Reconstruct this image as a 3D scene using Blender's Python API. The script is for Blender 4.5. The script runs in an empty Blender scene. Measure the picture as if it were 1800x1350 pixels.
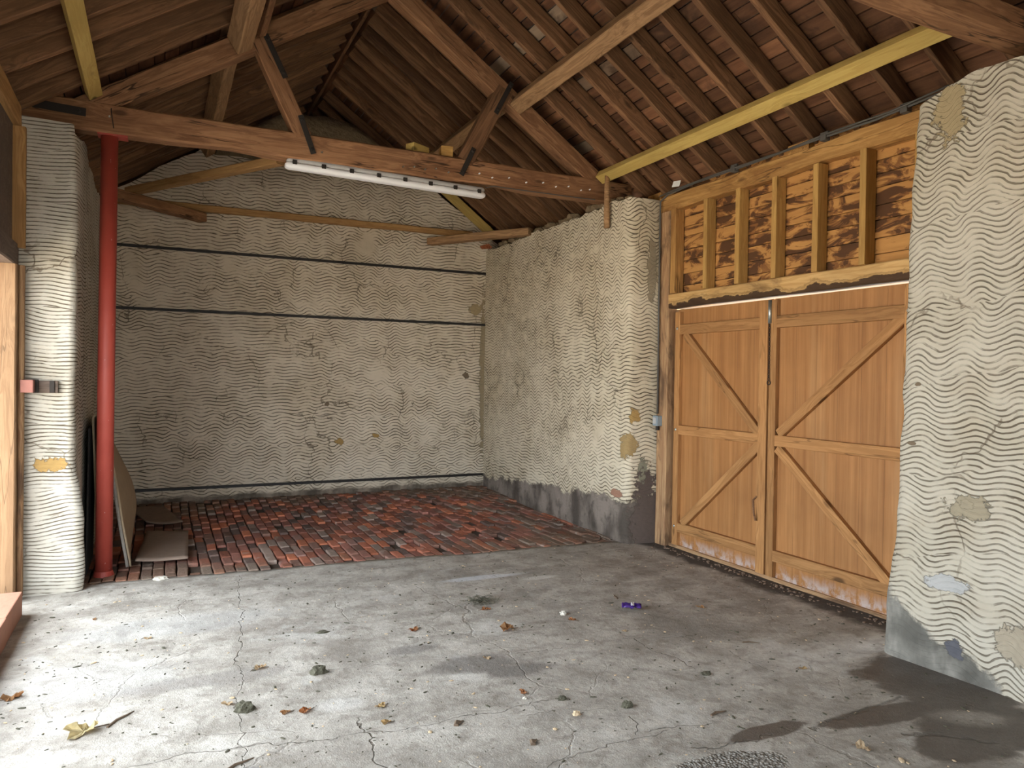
import bpy, bmesh, math, random
from mathutils import Vector, Matrix, noise as mnoise

scene = bpy.context.scene
COL = scene.collection
PI = math.pi
R = random.Random(7)

# ------------------------------------------------------------------ camera
YAW, PITCH, ROLL, CAM_H, FPX = math.radians(25.7), math.radians(-0.6), math.radians(0.87), 1.55, 1288.0
fw = Vector((math.sin(YAW) * math.cos(PITCH), math.cos(YAW) * math.cos(PITCH), math.sin(PITCH)))
r0 = Vector((math.cos(YAW), -math.sin(YAW), 0)); u0 = r0.cross(fw)
rt = math.cos(ROLL) * r0 + math.sin(ROLL) * u0
up = -math.sin(ROLL) * r0 + math.cos(ROLL) * u0
cam_data = bpy.data.cameras.new('camera')
cam_data.sensor_fit = 'HORIZONTAL'; cam_data.sensor_width = 36.0
cam_data.lens = 36.0 * FPX / 1800.0
cam_data.clip_start = 0.05; cam_data.clip_end = 200
cam = bpy.data.objects.new('camera', cam_data); COL.objects.link(cam)
cam.matrix_world = Matrix(((rt.x, up.x, -fw.x, 0), (rt.y, up.y, -fw.y, 0), (rt.z, up.z, -fw.z, CAM_H), (0, 0, 0, 1)))
scene.camera = cam

# ------------------------------------------------------------------ sky, daylight, exposure
scene.view_settings.view_transform = 'Standard'
scene.view_settings.look = 'None'
scene.view_settings.exposure = 0.22
scene.view_settings.gamma = 1.0
scene.view_settings.use_curve_mapping = False
world = bpy.data.worlds.new('overcast_sky'); scene.world = world
world.use_nodes = True
wb = world.node_tree.nodes['Background']
wb.inputs['Color'].default_value = (0.86, 0.935, 1.0, 1); wb.inputs['Strength'].default_value = 11.0


def area(name, loc, direction, sx, sy, color, power, spread=PI):
    l = bpy.data.lights.new(name, 'AREA'); l.shape = 'RECTANGLE'; l.size = sx; l.size_y = sy
    l.color = color; l.energy = power; l.spread = spread
    o = bpy.data.objects.new(name, l); COL.objects.link(o)
    o.location = loc
    o.rotation_euler = Vector(direction).to_track_quat('-Z', 'Y').to_euler()
    return o


# sun on the yard; it comes over the roof, so no direct beam enters the building
sun = bpy.data.lights.new('sun', 'SUN'); sun.energy = 40; sun.angle = math.radians(3); sun.color = (1.0, 0.93, 0.82)
so = bpy.data.objects.new('sun', sun); COL.objects.link(so)
so.rotation_euler = Vector((-.32, -.45, -1)).to_track_quat('-Z', 'Y').to_euler()
# sampling portals in the open doorway on the left and the opening added behind the camera to light the back wall
for nm, loc, d_, sx, sy in (('sky_portal_left', (-1.32, 3.63, 1.12), (1, 0, 0), 4.3, 2.3), ('sky_portal_rear', (1.5, -3.35, 1.08), (0, 1, 0), 2.5, 2.2)):
    po = area(nm, loc, d_, sx, sy, (1, 1, 1), 1.0); po.data.cycles.is_portal = True

scene.cycles.max_bounces = 8
scene.cycles.diffuse_bounces = 5
scene.cycles.sample_clamp_indirect = 6.0
scene.cycles.use_denoising = True

# ------------------------------------------------------------------ node helper


class G:
    def __init__(s, mat):
        mat.use_nodes = True
        s.nt = mat.node_tree; s.nt.nodes.clear()
        s.out = s.nt.nodes.new('ShaderNodeOutputMaterial')
        s.b = s.nt.nodes.new('ShaderNodeBsdfPrincipled')
        s.nt.links.new(s.b.outputs[0], s.out.inputs[0])

    def put(s, sock, v):
        if v is None: return
        if hasattr(v, 'is_output') or isinstance(v, bpy.types.NodeSocket): s.nt.links.new(v, sock)
        else:
            if isinstance(v, (tuple, list)) and sock.type == 'RGBA' and len(v) == 3: v = (*v, 1)
            if isinstance(v, (int, float)) and sock.type in ('VECTOR',): v = (v, v, v)
            if isinstance(v, (int, float)) and sock.type == 'RGBA': v = (v, v, v, 1)
            sock.default_value = v

    def m(s, op, a, b=None, c=None, clamp=False):
        n = s.nt.nodes.new('ShaderNodeMath'); n.operation = op; n.use_clamp = clamp
        s.put(n.inputs[0], a); s.put(n.inputs[1], b); s.put(n.inputs[2], c); return n.outputs[0]

    def v(s, op, a, b=None, scale=None):
        n = s.nt.nodes.new('ShaderNodeVectorMath'); n.operation = op
        s.put(n.inputs[0], a); s.put(n.inputs[1], b)
        if scale is not None: s.put(n.inputs['Scale'], scale)
        return n.outputs['Value'] if op in ('LENGTH', 'DISTANCE', 'DOT_PRODUCT') else n.outputs[0]

    def noise(s, vec, scale=1, detail=3, rough=.55, dist=0, color=False):
        n = s.nt.nodes.new('ShaderNodeTexNoise'); s.put(n.inputs['Vector'], vec)
        s.put(n.inputs['Scale'], scale); n.inputs['Detail'].default_value = detail
        n.inputs['Roughness'].default_value = rough; n.inputs['Distortion'].default_value = dist
        return n.outputs['Color' if color else 0]

    def voro(s, vec, scale=1, feature='F1', out='Distance', rand=1.0):
        n = s.nt.nodes.new('ShaderNodeTexVoronoi'); n.feature = feature
        s.put(n.inputs['Vector'], vec); s.put(n.inputs['Scale'], scale)
        n.inputs['Randomness'].default_value = rand
        return n.outputs[out]

    def white(s, w):
        n = s.nt.nodes.new('ShaderNodeTexWhiteNoise'); n.noise_dimensions = '1D'; s.put(n.inputs['W'], w)
        return n.outputs['Value']

    def sm(s, x, lo, hi, a=0.0, b=1.0):
        n = s.nt.nodes.new('ShaderNodeMapRange'); n.interpolation_type = 'SMOOTHSTEP'
        s.put(n.inputs['Value'], x); s.put(n.inputs['From Min'], lo); s.put(n.inputs['From Max'], hi)
        s.put(n.inputs['To Min'], a); s.put(n.inputs['To Max'], b); return n.outputs[0]

    def mix(s, f, a, b, mode='MIX'):
        n = s.nt.nodes.new('ShaderNodeMix'); n.data_type = 'RGBA'; n.blend_type = mode
        s.put(n.inputs[0], f); s.put(n.inputs[6], a); s.put(n.inputs[7], b); return n.outputs[2]

    def ramp(s, f, stops):
        n = s.nt.nodes.new('ShaderNodeValToRGB'); s.put(n.inputs[0], f)
        e = n.color_ramp.elements
        while len(e) < len(stops): e.new(0.5)
        for k, (p, c) in enumerate(stops): e[k].position = p; e[k].color = (*c, 1)
        return n.outputs[0]

    def comb(s, x=0, y=0, z=0):
        n = s.nt.nodes.new('ShaderNodeCombineXYZ')
        s.put(n.inputs[0], x); s.put(n.inputs[1], y); s.put(n.inputs[2], z); return n.outputs[0]

    def sep(s, v):
        n = s.nt.nodes.new('ShaderNodeSeparateXYZ'); s.put(n.inputs[0], v); return n.outputs

    def tex(s, which='Object'):
        return s.nt.nodes.new('ShaderNodeTexCoord').outputs[which]

    def rnd(s):
        return s.nt.nodes.new('ShaderNodeObjectInfo').outputs['Random']

    def attr(s, name):
        n = s.nt.nodes.new('ShaderNodeAttribute'); n.attribute_name = name; return n.outputs['Color']

    def segdist(s, p, a, b):
        """distance of point p (2-D in xy) to the segment a-b"""
        a = Vector((*a, 0)); b = Vector((*b, 0)); d = b - a
        pa = s.v('SUBTRACT', p, tuple(a))
        h = s.m('DIVIDE', s.v('DOT_PRODUCT', pa, tuple(d)), d.length_squared, clamp=True)
        q = s.v('SCALE', tuple(d), scale=h)
        return s.v('DISTANCE', pa, q)

    def finish(s, color, rough=.8, height=None, dist=.01, strength=1.0, metal=0.0, spec=.3):
        s.put(s.b.inputs['Base Color'], color); s.put(s.b.inputs['Roughness'], rough)
        s.put(s.b.inputs['Metallic'], metal); s.put(s.b.inputs['Specular IOR Level'], spec)
        if height is not None:
            n = s.nt.nodes.new('ShaderNodeBump'); n.inputs['Strength'].default_value = strength
            n.inputs['Distance'].default_value = dist; s.put(n.inputs['Height'], height)
            s.nt.links.new(n.outputs[0], s.b.inputs['Normal'])


def M(name):
    return bpy.data.materials.new(name)


# ------------------------------------------------------------------ materials
def wood(name, light, dark, knot=.7, var=.35, grain=1.0, axis='x', rough=.72, stain=None, stain_amt=.5, grey=None, crack=0.0, edge=None):
    """sawn timber: grain runs along the local axis given"""
    mat = M(name); g = G(mat)
    p = g.tex('Object'); rnd = g.rnd()
    p = g.v('ADD', p, g.comb(g.m('MULTIPLY', rnd, 37.0), g.m('MULTIPLY', rnd, 11.0), g.m('MULTIPLY', rnd, 23.0)))
    st = {'x': (1.3, 16, 16), 'y': (16, 1.3, 16), 'z': (16, 16, 1.3)}[axis]
    kn = {'x': (2.0, 5, 5), 'y': (5, 2.0, 5), 'z': (5, 5, 2.0)}[axis]
    kd = g.voro(g.v('MULTIPLY', p, kn), .9)
    warp = g.sm(kd, 0.0, .45, .35, 0.0)
    ps = g.v('ADD', g.v('MULTIPLY', p, st), g.comb(warp, g.m('MULTIPLY', warp, 2.0), g.m('MULTIPLY', warp, 2.0)))
    n1 = g.noise(ps, 1.0 * grain, 5, .6, .4)
    n2 = g.noise(g.v('MULTIPLY', ps, (1, 4, 4) if axis == 'x' else (4, 4, 1)), 1.0 * grain, 3, .6)
    rings = g.m('ADD', g.m('MULTIPLY', g.m('SINE', g.m('MULTIPLY', n1, 34.0)), .5), .5)
    f = g.m('ADD', g.m('MULTIPLY', n1, .55), g.m('ADD', g.m('MULTIPLY', rings, .22), g.m('MULTIPLY', n2, .28)))
    col = g.ramp(f, [(.25, dark), (.75, light)])
    if knot > 0:
        col = g.mix(g.sm(kd, .05, .13, knot, 0.0), col, tuple(c * .25 for c in dark))
    if grey:
        col = g.mix(g.sm(g.noise(p, 2.3, 3), .5, .72, 0, .7), col, grey)
    if stain:
        w = g.noise(g.v('MULTIPLY', p, (1.6, 5, 5)), 1.0, 5, .6, .6)
        col = g.mix(g.sm(w, .5, .62, 0, stain_amt), col, stain)
    if edge is not None:
        w = g.noise(g.v('MULTIPLY', p, (3.2, 7, 5)), 1.0, 5, .62, .5)
        lz = g.sep(g.tex('Object'))[2]
        e = g.m('ADD', lz, g.m('MULTIPLY', g.m('SUBTRACT', w, .5), .20))
        col = g.mix(g.sm(e, -.034, -.022, .93, 0), col, edge)
        col = g.mix(g.m('MULTIPLY', g.sm(e, -.008, .004, .55, 0), g.sm(e, -.03, -.008)), col, tuple(c * .45 for c in dark))
    if crack > 0:
        cn = g.noise(g.v('MULTIPLY', p, (.8, 9, 9)), 1.0, 3, .55)
        ck = g.m('MULTIPLY', g.sm(g.m('ABSOLUTE', g.m('SUBTRACT', cn, .5)), .004, .014, crack, 0), g.sm(g.noise(p, 1.7, 2), .42, .55))
        col = g.mix(ck, col, tuple(c * .18 for c in dark))
        f = g.m('SUBTRACT', f, g.m('MULTIPLY', ck, 1.5))
    big = g.noise(p, 1.4, 3)
    br = g.m('ADD', g.m('MULTIPLY', g.m('SUBTRACT', rnd, .5), var), g.m('ADD', g.m('MULTIPLY', big, .5), .75))
    col = g.v('SCALE', col, scale=br)
    g.finish(col, rough, f, .004, .5, spec=.25)
    return mat


def flat(name, color, rough=.6, metal=0.0, bump=0.0, scale=60, var=.12, spec=.4):
    mat = M(name); g = G(mat); p = g.tex('Object')
    n = g.noise(p, scale, 4); n2 = g.noise(p, scale * .12, 3)
    col = g.v('SCALE', g.comb(*color), scale=g.m('ADD', 1 - var, g.m('MULTIPLY', g.m('ADD', n, n2), var)))
    g.finish(col, rough, n if bump else None, bump, .6, metal, spec)
    return mat


def plaster(name, off, low=None, spots=(), gsize=.034, wav=.24, amp=.016, tint=(.60, .52, .40), cut=.36):
    """lime render combed into wavy grooves; u along the wall, v = height"""
    mat = M(name); g = G(mat)
    uv = g.nt.nodes.new('ShaderNodeUVMap').outputs[0]
    p = g.v('ADD', uv, (off, 0, off * .37))
    u, v, _ = g.sep(uv)
    n_a = g.noise(p, .75, 2); n_b = g.noise(p, 1.9, 4); n_c = g.noise(p, 9, 4); n_f = g.noise(p, 70, 3)
    band = g.m('FLOOR', g.m('ADD', g.m('DIVIDE', v, .41), g.m('MULTIPLY', g.noise(g.v('MULTIPLY', p, (.8, .4, 1)), 1, 2), 2.4)))
    rb = g.white(g.m('ADD', band, off)); rb2 = g.white(g.m('ADD', band, off + 50.5))
    am = g.m('MULTIPLY', g.m('ADD', .25, g.m('MULTIPLY', g.sm(n_a, .3, .65), 1.2)), amp)
    wob = g.m('MULTIPLY', g.m('SINE', g.m('ADD', g.m('MULTIPLY', u, 2 * PI / wav),
              g.m('ADD', g.m('MULTIPLY', rb, 6.3), g.m('MULTIPLY', n_b, 7.0)))), am)
    drift = g.m('ADD', g.m('MULTIPLY', n_a, .14), g.m('MULTIPLY', g.m('MULTIPLY', g.m('SUBTRACT', rb2, .5), .10), u))
    ph = g.m('DIVIDE', g.m('ADD', v, g.m('ADD', wob, g.m('ADD', drift, g.m('MULTIPLY', n_c, .012)))), gsize)
    s_ = g.m('SINE', g.m('MULTIPLY', ph, 2 * PI))
    mask = g.sm(g.noise(g.v('ADD', p, (3.3, 8.1, 0)), 1.5, 4, .6), cut, cut + .10)
    depth = g.m('MULTIPLY', mask, g.m('MULTIPLY', g.sm(n_c, .32, .55, .10, 1.0), g.sm(n_b, .25, .6, .6, 1.0)))
    gro = g.m('MULTIPLY', g.sm(s_, .52, .93), depth)
    lip = g.m('MULTIPLY', g.sm(s_, .0, .5, 0, .15), depth)
    lump = g.noise(p, 4.2, 4, .6)
    col = g.mix(g.sm(n_b, .35, .7), tint, tuple(c * k for c, k in zip(tint, (.86, .84, .80))))
    col = g.mix(g.sm(lump, .5, .75, 0, .35), col, (.40, .33, .24))
    col = g.mix(g.m('MULTIPLY', gro, .95), col, (.115, .09, .062))
    # cracks and dark specks in the render
    crk = g.voro(g.v('ADD', p, g.v('SCALE', g.noise(p, 3.5, 4, color=True), scale=.35)), 1.7, 'DISTANCE_TO_EDGE')
    cm = g.m('MULTIPLY', g.sm(crk, .004, .012, 1, 0), g.sm(n_b, .48, .6))
    col = g.mix(g.m('MULTIPLY', cm, .65), col, (.12, .09, .06))
    sp = g.m('MULTIPLY', g.sm(g.voro(p, 6.5), .05, .085, 1, 0), g.sm(g.noise(p, 2.1, 2), .5, .6))
    col = g.mix(g.m('MULTIPLY', sp, .6), col, (.10, .07, .045))
    h = g.m('SUBTRACT', g.m('ADD', g.m('MULTIPLY', lump, .8), g.m('ADD', lip, g.m('MULTIPLY', n_f, .12))), gro)
    h = g.m('SUBTRACT', h, g.m('MULTIPLY', cm, .4))
    if low:
        # damp bare cement where the render has come away, low on the wall: (height, ragged amount, colour, u limit, sign)
        hgt, rag, lc, ulim, sgn = low
        edge = g.m('ADD', hgt, g.m('MULTIPLY', g.m('SUBTRACT', g.noise(g.comb(g.m('MULTIPLY', u, 3.1), g.m('MULTIPLY', v, 2.2), off), 1, 6, .68), .5), rag))
        if ulim is not None:
            edge = g.m('ADD', edge, g.m('MULTIPLY', g.m('SUBTRACT', u, ulim), sgn))
        lm = g.sm(g.m('SUBTRACT', v, edge), -.03, .012, 1, 0)
        lcol = g.mix(g.sm(g.noise(g.v('MULTIPLY', p, (5, 2.0, 5)), 1, 5), .35, .68), tuple(c * .6 for c in lc), tuple(min(.6, c * 1.7 + .02) for c in lc))
        lcol = g.mix(g.sm(n_c, .5, .7, 0, .6), lcol, tuple(c * .45 for c in lc))
        col = g.mix(lm, col, lcol)
        h = g.m('SUBTRACT', g.m('MULTIPLY', h, g.m('SUBTRACT', 1, g.m('MULTIPLY', lm, .75))), g.m('MULTIPLY', lm, .8))
    for (su, sv, ru, rv, sc) in spots:
        d = g.v('LENGTH', g.v('DIVIDE', g.v('SUBTRACT', uv, (su, sv, 0)), (ru, rv, 1)))
        d = g.m('ADD', d, g.m('MULTIPLY', g.m('SUBTRACT', g.noise(p, 14, 6, .68), .5), 2.6))
        k = g.sm(d, .82, .95, 1, 0)
        col = g.mix(k, col, g.mix(g.noise(p, 30, 4), tuple(c * .7 for c in sc), sc))
        h = g.m('SUBTRACT', g.m('MULTIPLY', h, g.m('SUBTRACT', 1, g.m('MULTIPLY', k, .7))), g.m('MULTIPLY', k, .9))
    g.finish(col, .92, h, .007, .9, spec=.15)
    return mat


OCHRE = (.42, .27, .10)
BROWN = (.20, .15, .10)
mat_pl_back = plaster('combed_plaster_back', 3.1, (.13, .14, (.16, .13, .10), None, 0),
                      [(2.17, .70, .06, .045, OCHRE), (.48, 1.55, .05, .045, BROWN), (1.72, .77, .05, .03, OCHRE), (2.33, 1.17, .03, .03, BROWN), (.36, 2.45, .10, .08, (.40, .31, .18)), (.24, 1.6, .05, 1.2, (.34, .27, .17))],
                      gsize=.038, wav=.27, amp=.021, tint=(.66, .575, .455), cut=.30)
mat_pl_right = plaster('combed_plaster_right', 11.7, (.42, .40, (.14, .115, .095), .45, -.055),
                       [(.52, .90, .11, .12, (.40, .28, .13)), (.46, 1.20, .06, .07, OCHRE), (.66, .45, .10, .04, (.4, .22, .15)),
                        (.30, 2.55, .05, .35, (.36, .30, .21)), (.36, .66, .06, .2, (.27, .26, .19)), (.30, .2, .20, .5, (.13, .10, .085))],
                       gsize=.036, wav=.20, amp=.020, tint=(.64, .565, .43), cut=.31)
mat_pl_near = plaster('combed_plaster_near', 23.3, (.25, .36, (.20, .19, .165), 5.57, .75),
                      [(5.40, .915, .035, .03, (.33, .26, .17)), (5.38, .90, .12, .07, (.36, .31, .22)), (5.42, .14, .05, .05, (.12, .12, .135)),
                       (5.48, .48, .10, .05, (.47, .465, .45)), (5.67, 1.54, .02, .012, BROWN), (5.69, 1.21, .025, .012, BROWN), (5.15, .26, .12, .10, (.42, .36, .27)), (5.56, 3.0, .10, .16, (.40, .32, .19))],
                      gsize=.031, wav=.25, amp=.022, tint=(.50, .46, .38), cut=.28)
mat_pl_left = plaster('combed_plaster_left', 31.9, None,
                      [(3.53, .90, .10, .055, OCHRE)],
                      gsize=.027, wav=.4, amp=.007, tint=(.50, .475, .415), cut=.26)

mat_rafter = wood('rafter_wood', (.235, .122, .060), (.068, .032, .015), knot=.6, var=.55)
mat_beam = wood('old_beam_wood', (.35, .182, .09), (.135, .06, .027), knot=.85, var=.1, crack=.85, stain=(.12, .05, .022), stain_amt=.35)
mat_purlin = wood('purlin_wood', (.42, .25, .125), (.185, .10, .046), knot=.3, var=.2, crack=.3)
mat_yellow = wood('new_yellow_pine', (.53, .385, .125), (.39, .26, .07), knot=.9, var=.12)
mat_brace = wood('light_brace_wood', (.42, .245, .095), (.23, .115, .043), knot=.6, var=.3)
mat_strut = wood('dark_strut_wood', (.24, .125, .062), (.10, .046, .022), knot=.6, var=.1, crack=.5)
mat_stud = wood('stud_wood', (.52, .315, .10), (.33, .175, .05), knot=.75, var=.25)
mat_plate = wood('wall_plate_wood', (.52, .29, .095), (.28, .135, .04), knot=.6, var=.1, crack=.6, stain=(.20, .085, .025), stain_amt=.5)
mat_lintel = wood('stained_lintel_wood', (.62, .40, .17), (.43, .24, .08), knot=.4, var=.05, stain=(.10, .045, .02), stain_amt=.55, edge=(.035, .016, .010))
mat_post_wood = wood('weathered_jamb_wood', (.40, .25, .13), (.20, .10, .05), knot=.4, stain=(.07, .04, .025), stain_amt=.75)
mat_pale = wood('pale_jamb_wood', (.30, .185, .10), (.18, .10, .05), knot=.6, var=.05, axis='x', crack=.4)
mat_grey_board = wood('grey_brown_board', (.16, .115, .09), (.08, .058, .045), knot=.2, var=.1)
mat_door_frame = wood('door_frame_wood', (.44, .225, .085), (.26, .12, .041), knot=.8, var=.3, crack=.4)


def door_panel_mat():
    mat = M('door_plywood'); g = G(mat); p = g.tex('Object'); x, y, z = g.sep(p)
    f = g.noise(g.v('MULTIPLY', p, (12, 26, .8)), 1, 5, .65)
    f2 = g.noise(p, 2.2, 4)
    col = g.ramp(f, [(.3, (.275, .118, .037)), (.7, (.42, .20, .07))])
    col = g.v('SCALE', col, scale=g.m('ADD', .72, g.m('MULTIPLY', f2, .56)))
    pal = g.m('MULTIPLY', g.sm(g.noise(g.v('MULTIPLY', p, (5, 7, .5)), 1, 4), .52, .72), .22)
    col = g.mix(pal, col, (.62, .38, .17))
    tg = g.m('ABSOLUTE', g.m('SUBTRACT', g.m('FRACT', g.m('DIVIDE', y, .19)), .5))
    ln = g.sm(tg, .485, .495, 0, 1)
    col = g.mix(g.m('MULTIPLY', ln, .35), col, (.16, .07, .03))
    # mould and splashes along the bottom of the door
    n = g.noise(g.v('MULTIPLY', p, (7, 7, 5)), 1, 5, .7)
    wht = g.m('MULTIPLY', g.sm(g.m('ADD', z, g.m('MULTIPLY', n, .22)), .16, .26, 1, 0), g.sm(n, .42, .58))
    col = g.mix(g.m('MULTIPLY', wht, .7), col, (.52, .47, .46))
    g.finish(col, .6, g.m('SUBTRACT', f, g.m('MULTIPLY', ln, 1.0)), .003, .5, spec=.3)
    return mat


mat_door = door_panel_mat()


def stained_boards_mat():
    mat = M('water_stained_boards'); g = G(mat); p = g.tex('Object')
    x, y, z = g.sep(p)
    f = g.noise(g.v('MULTIPLY', p, (5, 2.0, 26)), 1, 5, .62)
    col = g.mix(f, (.33, .15, .045), (.62, .33, .105))
    tone = g.attr('tone')
    q = g.v('ADD', g.v('MULTIPLY', p, (1, 3.2, 8.5)), g.v('SCALE', tone, scale=9.0))
    w = g.noise(q, 1.0, 5, .6, .9)
    s1 = g.sm(w, .47, .52); s2 = g.sm(w, .535, .56)
    col = g.mix(g.m('MULTIPLY', s1, .75), col, (.15, .055, .018))
    col = g.mix(g.m('MULTIPLY', s2, .7), col, (.035, .016, .01))
    g.finish(col, .75, f, .003, .5)
    return mat


mat_boards = stained_boards_mat()


def roof_board_mat():
    mat = M('roof_sarking'); g = G(mat); p = g.tex('Object'); t = g.attr('tone')
    q = g.v('ADD', p, g.v('SCALE', t, scale=31.0))
    f = g.noise(g.v('MULTIPLY', q, (14, 1.4, 14)), 1, 5, .62)
    r, gg, b = g.sep(t)
    col = g.ramp(f, [(.28, (.085, .034, .016)), (.72, (.25, .117, .057))])
    col = g.mix(g.sm(r, .70, .95, 0, .7), col, g.mix(f, (.17, .13, .09), (.36, .29, .205)))
    col = g.mix(g.sm(g.noise(q, 2.1, 5, .6, .8), .54, .66, 0, .7), col, (.06, .028, .016))
    kd = g.voro(g.v('MULTIPLY', q, (5, 2, 5)), 1.0)
    col = g.mix(g.sm(kd, .05, .12, .85, 0), col, (.03, .015, .01))
    col = g.v('SCALE', col, scale=g.m('ADD', .6, g.m('MULTIPLY', gg, .8)))
    g.finish(col, .8, f, .004, .5)
    return mat


mat_roof = roof_board_mat()


def brick_mat(name='brick_paving', dirt=True):
    mat = M(name); g = G(mat); p = g.tex('Object'); t = g.attr('tone')
    n = g.noise(p, 45, 4); n2 = g.noise(p, 9, 4)
    col = g.v('SCALE', t, scale=g.m('ADD', .6, g.m('MULTIPLY', g.m('ADD', n, n2), .42)))
    if dirt:
        x, y, z = g.sep(p)
        d = g.noise(p, 1.6, 5, .6)
        k = g.m('ADD', d, g.m('ADD', g.sm(y, 8.2, 9.2, 0, .30), g.sm(x, 2.4, 3.9, 0, .22)))
        k = g.m('ADD', k, g.sm(y, 6.1, 6.6, .2, 0))
        k = g.m('ADD', k, g.sm(x, .1, 1.0, .2, 0))
        col = g.mix(g.sm(k, .60, .86, 0, .7), col, g.mix(n, (.11, .08, .058), (.26, .20, .145)))
        col = g.mix(g.sm(g.noise(p, 6.5, 5), .60, .70, 0, .5), col, (.42, .37, .32))
    g.finish(col, .9, g.m('ADD', n, g.m('MULTIPLY', n2, .7)), .008, .8, spec=.2)
    return mat


mat_brick = brick_mat()
mat_step = flat('terracotta_step', (.40, .19, .125), .8, bump=.004, scale=30, var=.3)
mat_joint = flat('earth_between_bricks', (.075, .055, .04), .95, bump=.01, scale=40, var=.4)


def concrete_mat():
    mat = M('old_concrete_floor'); g = G(mat); p = g.tex('Object')
    p = g.v('MULTIPLY', p, (1, 1, 0)); x, y, _ = g.sep(p)
    n1 = g.noise(p, .9, 4, .55); n2 = g.noise(p, 3.6, 6, .62, .3); n3 = g.noise(p, 26, 5, .65); n4 = g.noise(p, 140, 3, .6)
    col = g.ramp(n2, [(.30, (.27, .245, .21)), (.52, (.42, .39, .345)), (.75, (.55, .52, .47))])
    col = g.v('SCALE', col, scale=g.m('ADD', .44, g.m('ADD', g.m('MULTIPLY', n3, .70), g.m('MULTIPLY', n4, .42))))
    # dust swept in streaks across the slab, and brown grime
    st = g.noise(g.v('MULTIPLY', p, (1.0, 4.5, 1)), 1.3, 5, .62, .5)
    col = g.mix(g.sm(st, .50, .66, 0, .42), col, (.245, .22, .19))
    col = g.mix(g.sm(g.noise(g.v('ADD', p, (7.7, 2.2, 0)), 1.1, 5), .53, .68, 0, .5), col, (.20, .175, .15))
    n5 = g.noise(g.v('ADD', p, (4.1, 9.3, 0)), 8.5, 6, .66, .4)
    col = g.mix(g.sm(n5, .50, .64, 0, .48), col, (.185, .16, .13))
    col = g.mix(g.sm(n5, .30, .40, .35, 0), col, (.52, .50, .465))
    # paler worn patches
    col = g.mix(g.sm(g.noise(g.v('ADD', p, (17.7, 32.2, 0)), 1.7, 5, .6), .58, .66, 0, .5), col, (.60, .585, .55))
    h = g.m('ADD', g.m('MULTIPLY', n2, .5), g.m('ADD', g.m('MULTIPLY', n3, .55), g.m('MULTIPLY', n4, .25)))

    def blob(cx, cy, rx, ry, lo=.8, hi=1.0, nz=1.0, ang=0.0):
        d = g.v('SUBTRACT', p, (cx, cy, 0)); dx, dy, _ = g.sep(d)
        ca, sa = math.cos(ang), math.sin(ang)
        ax = g.m('DIVIDE', g.m('ADD', g.m('MULTIPLY', dx, ca), g.m('MULTIPLY', dy, sa)), rx)
        ay = g.m('DIVIDE', g.m('SUBTRACT', g.m('MULTIPLY', dy, ca), g.m('MULTIPLY', dx, sa)), ry)
        r = g.v('LENGTH', g.comb(ax, ay, 0))
        return g.sm(g.m('ADD', r, g.m('MULTIPLY', g.m('SUBTRACT', n2, .5), nz)), lo, hi, 1, 0)

    wet = blob(3.62, 2.42, .36, .44)
    for b in ((3.40, 2.0, .42, .28), (3.05, 2.30, .40, .09, .8, 1.0, 1.0, -.1), (3.15, 1.98, .30, .14), (3.6, 1.5, .4, .4), (2.45, 2.40, .25, .06)):
        wet = g.m('MAXIMUM', wet, blob(*b))
    dry = blob(3.42, 2.10, .20, .10, .3, 1.1, 2.2, -.5)
    wet = g.m('MULTIPLY', wet, g.m('SUBTRACT', 1, g.m('MULTIPLY', dry, .8)))
    col = g.mix(g.m('MULTIPLY', wet, .85), col, (.085, .068, .055))
    # dirt blown against the bottom of the double doors
    dd = g.sm(g.m('ADD', g.m('SUBTRACT', 4.25, x), g.m('MULTIPLY', g.m('SUBTRACT', n2, .5), .35)), .13, .26, 1, 0)
    dd = g.m('MULTIPLY', dd, g.m('MULTIPLY', g.sm(y, 2.85, 3.0), g.sm(y, 5.7, 5.9, 1, 0)))
    col = g.mix(g.m('MULTIPLY', dd, .9), col, (.055, .045, .038))
    sk = g.m('MULTIPLY', g.sm(g.voro(p, 42), .10, .16, 1, 0), g.sm(g.noise(p, 3.1, 4, .6), .46, .60))
    col = g.mix(g.m('MULTIPLY', sk, .6), col, (.13, .11, .085))
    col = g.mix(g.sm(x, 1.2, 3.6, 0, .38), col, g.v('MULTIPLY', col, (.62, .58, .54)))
    # smaller stains, mossy smear, pale patches, the bluish ones daylight put into the colour
    for (cx, cy, rx, ry, c, k) in ((1.55, 3.60, .30, .13, (.17, .155, .14), .75), (1.30, 3.95, .16, .08, (.19, .175, .16), .7), (1.75, 3.45, .22, .10, (.16, .145, .13), .8),
                                   (.25, 3.95, .5, .10, (.24, .22, .20), .6), (2.26, 5.15, .34, .06, (.62, .65, .70), .55), (2.66, 4.98, .16, .05, (.62, .61, .57), .6),
                                   (.78, 3.42, .14, .09, (.62, .61, .59), .35), (2.02, 4.56, .13, .06, (.17, .155, .12), .8), (.10, 4.9, .7, .22, (.56, .57, .57), .25),
                                   (-.3, 4.2, .5, .3, (.55, .55, .54), .2), (.32, 2.98, .06, .05, (.2, .19, .18), .7)):
        col = g.mix(g.m('MULTIPLY', blob(cx, cy, rx, ry, .6, 1.1, 1.3), k), col, c)
    # rough aggregate patch near the camera
    gp = blob(2.02, 2.22, .34, .13, .85, 1.0, .5)
    peb = g.voro(p, 75)
    col = g.mix(gp, col, g.mix(g.sm(peb, .1, .6), (.50, .48, .44), (.20, .18, .155)))
    h = g.m('ADD', g.m('MULTIPLY', h, g.m('SUBTRACT', 1, gp)), g.m('MULTIPLY', gp, g.m('SUBTRACT', 1.6, g.m('MULTIPLY', peb, 2.2))))
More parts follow.
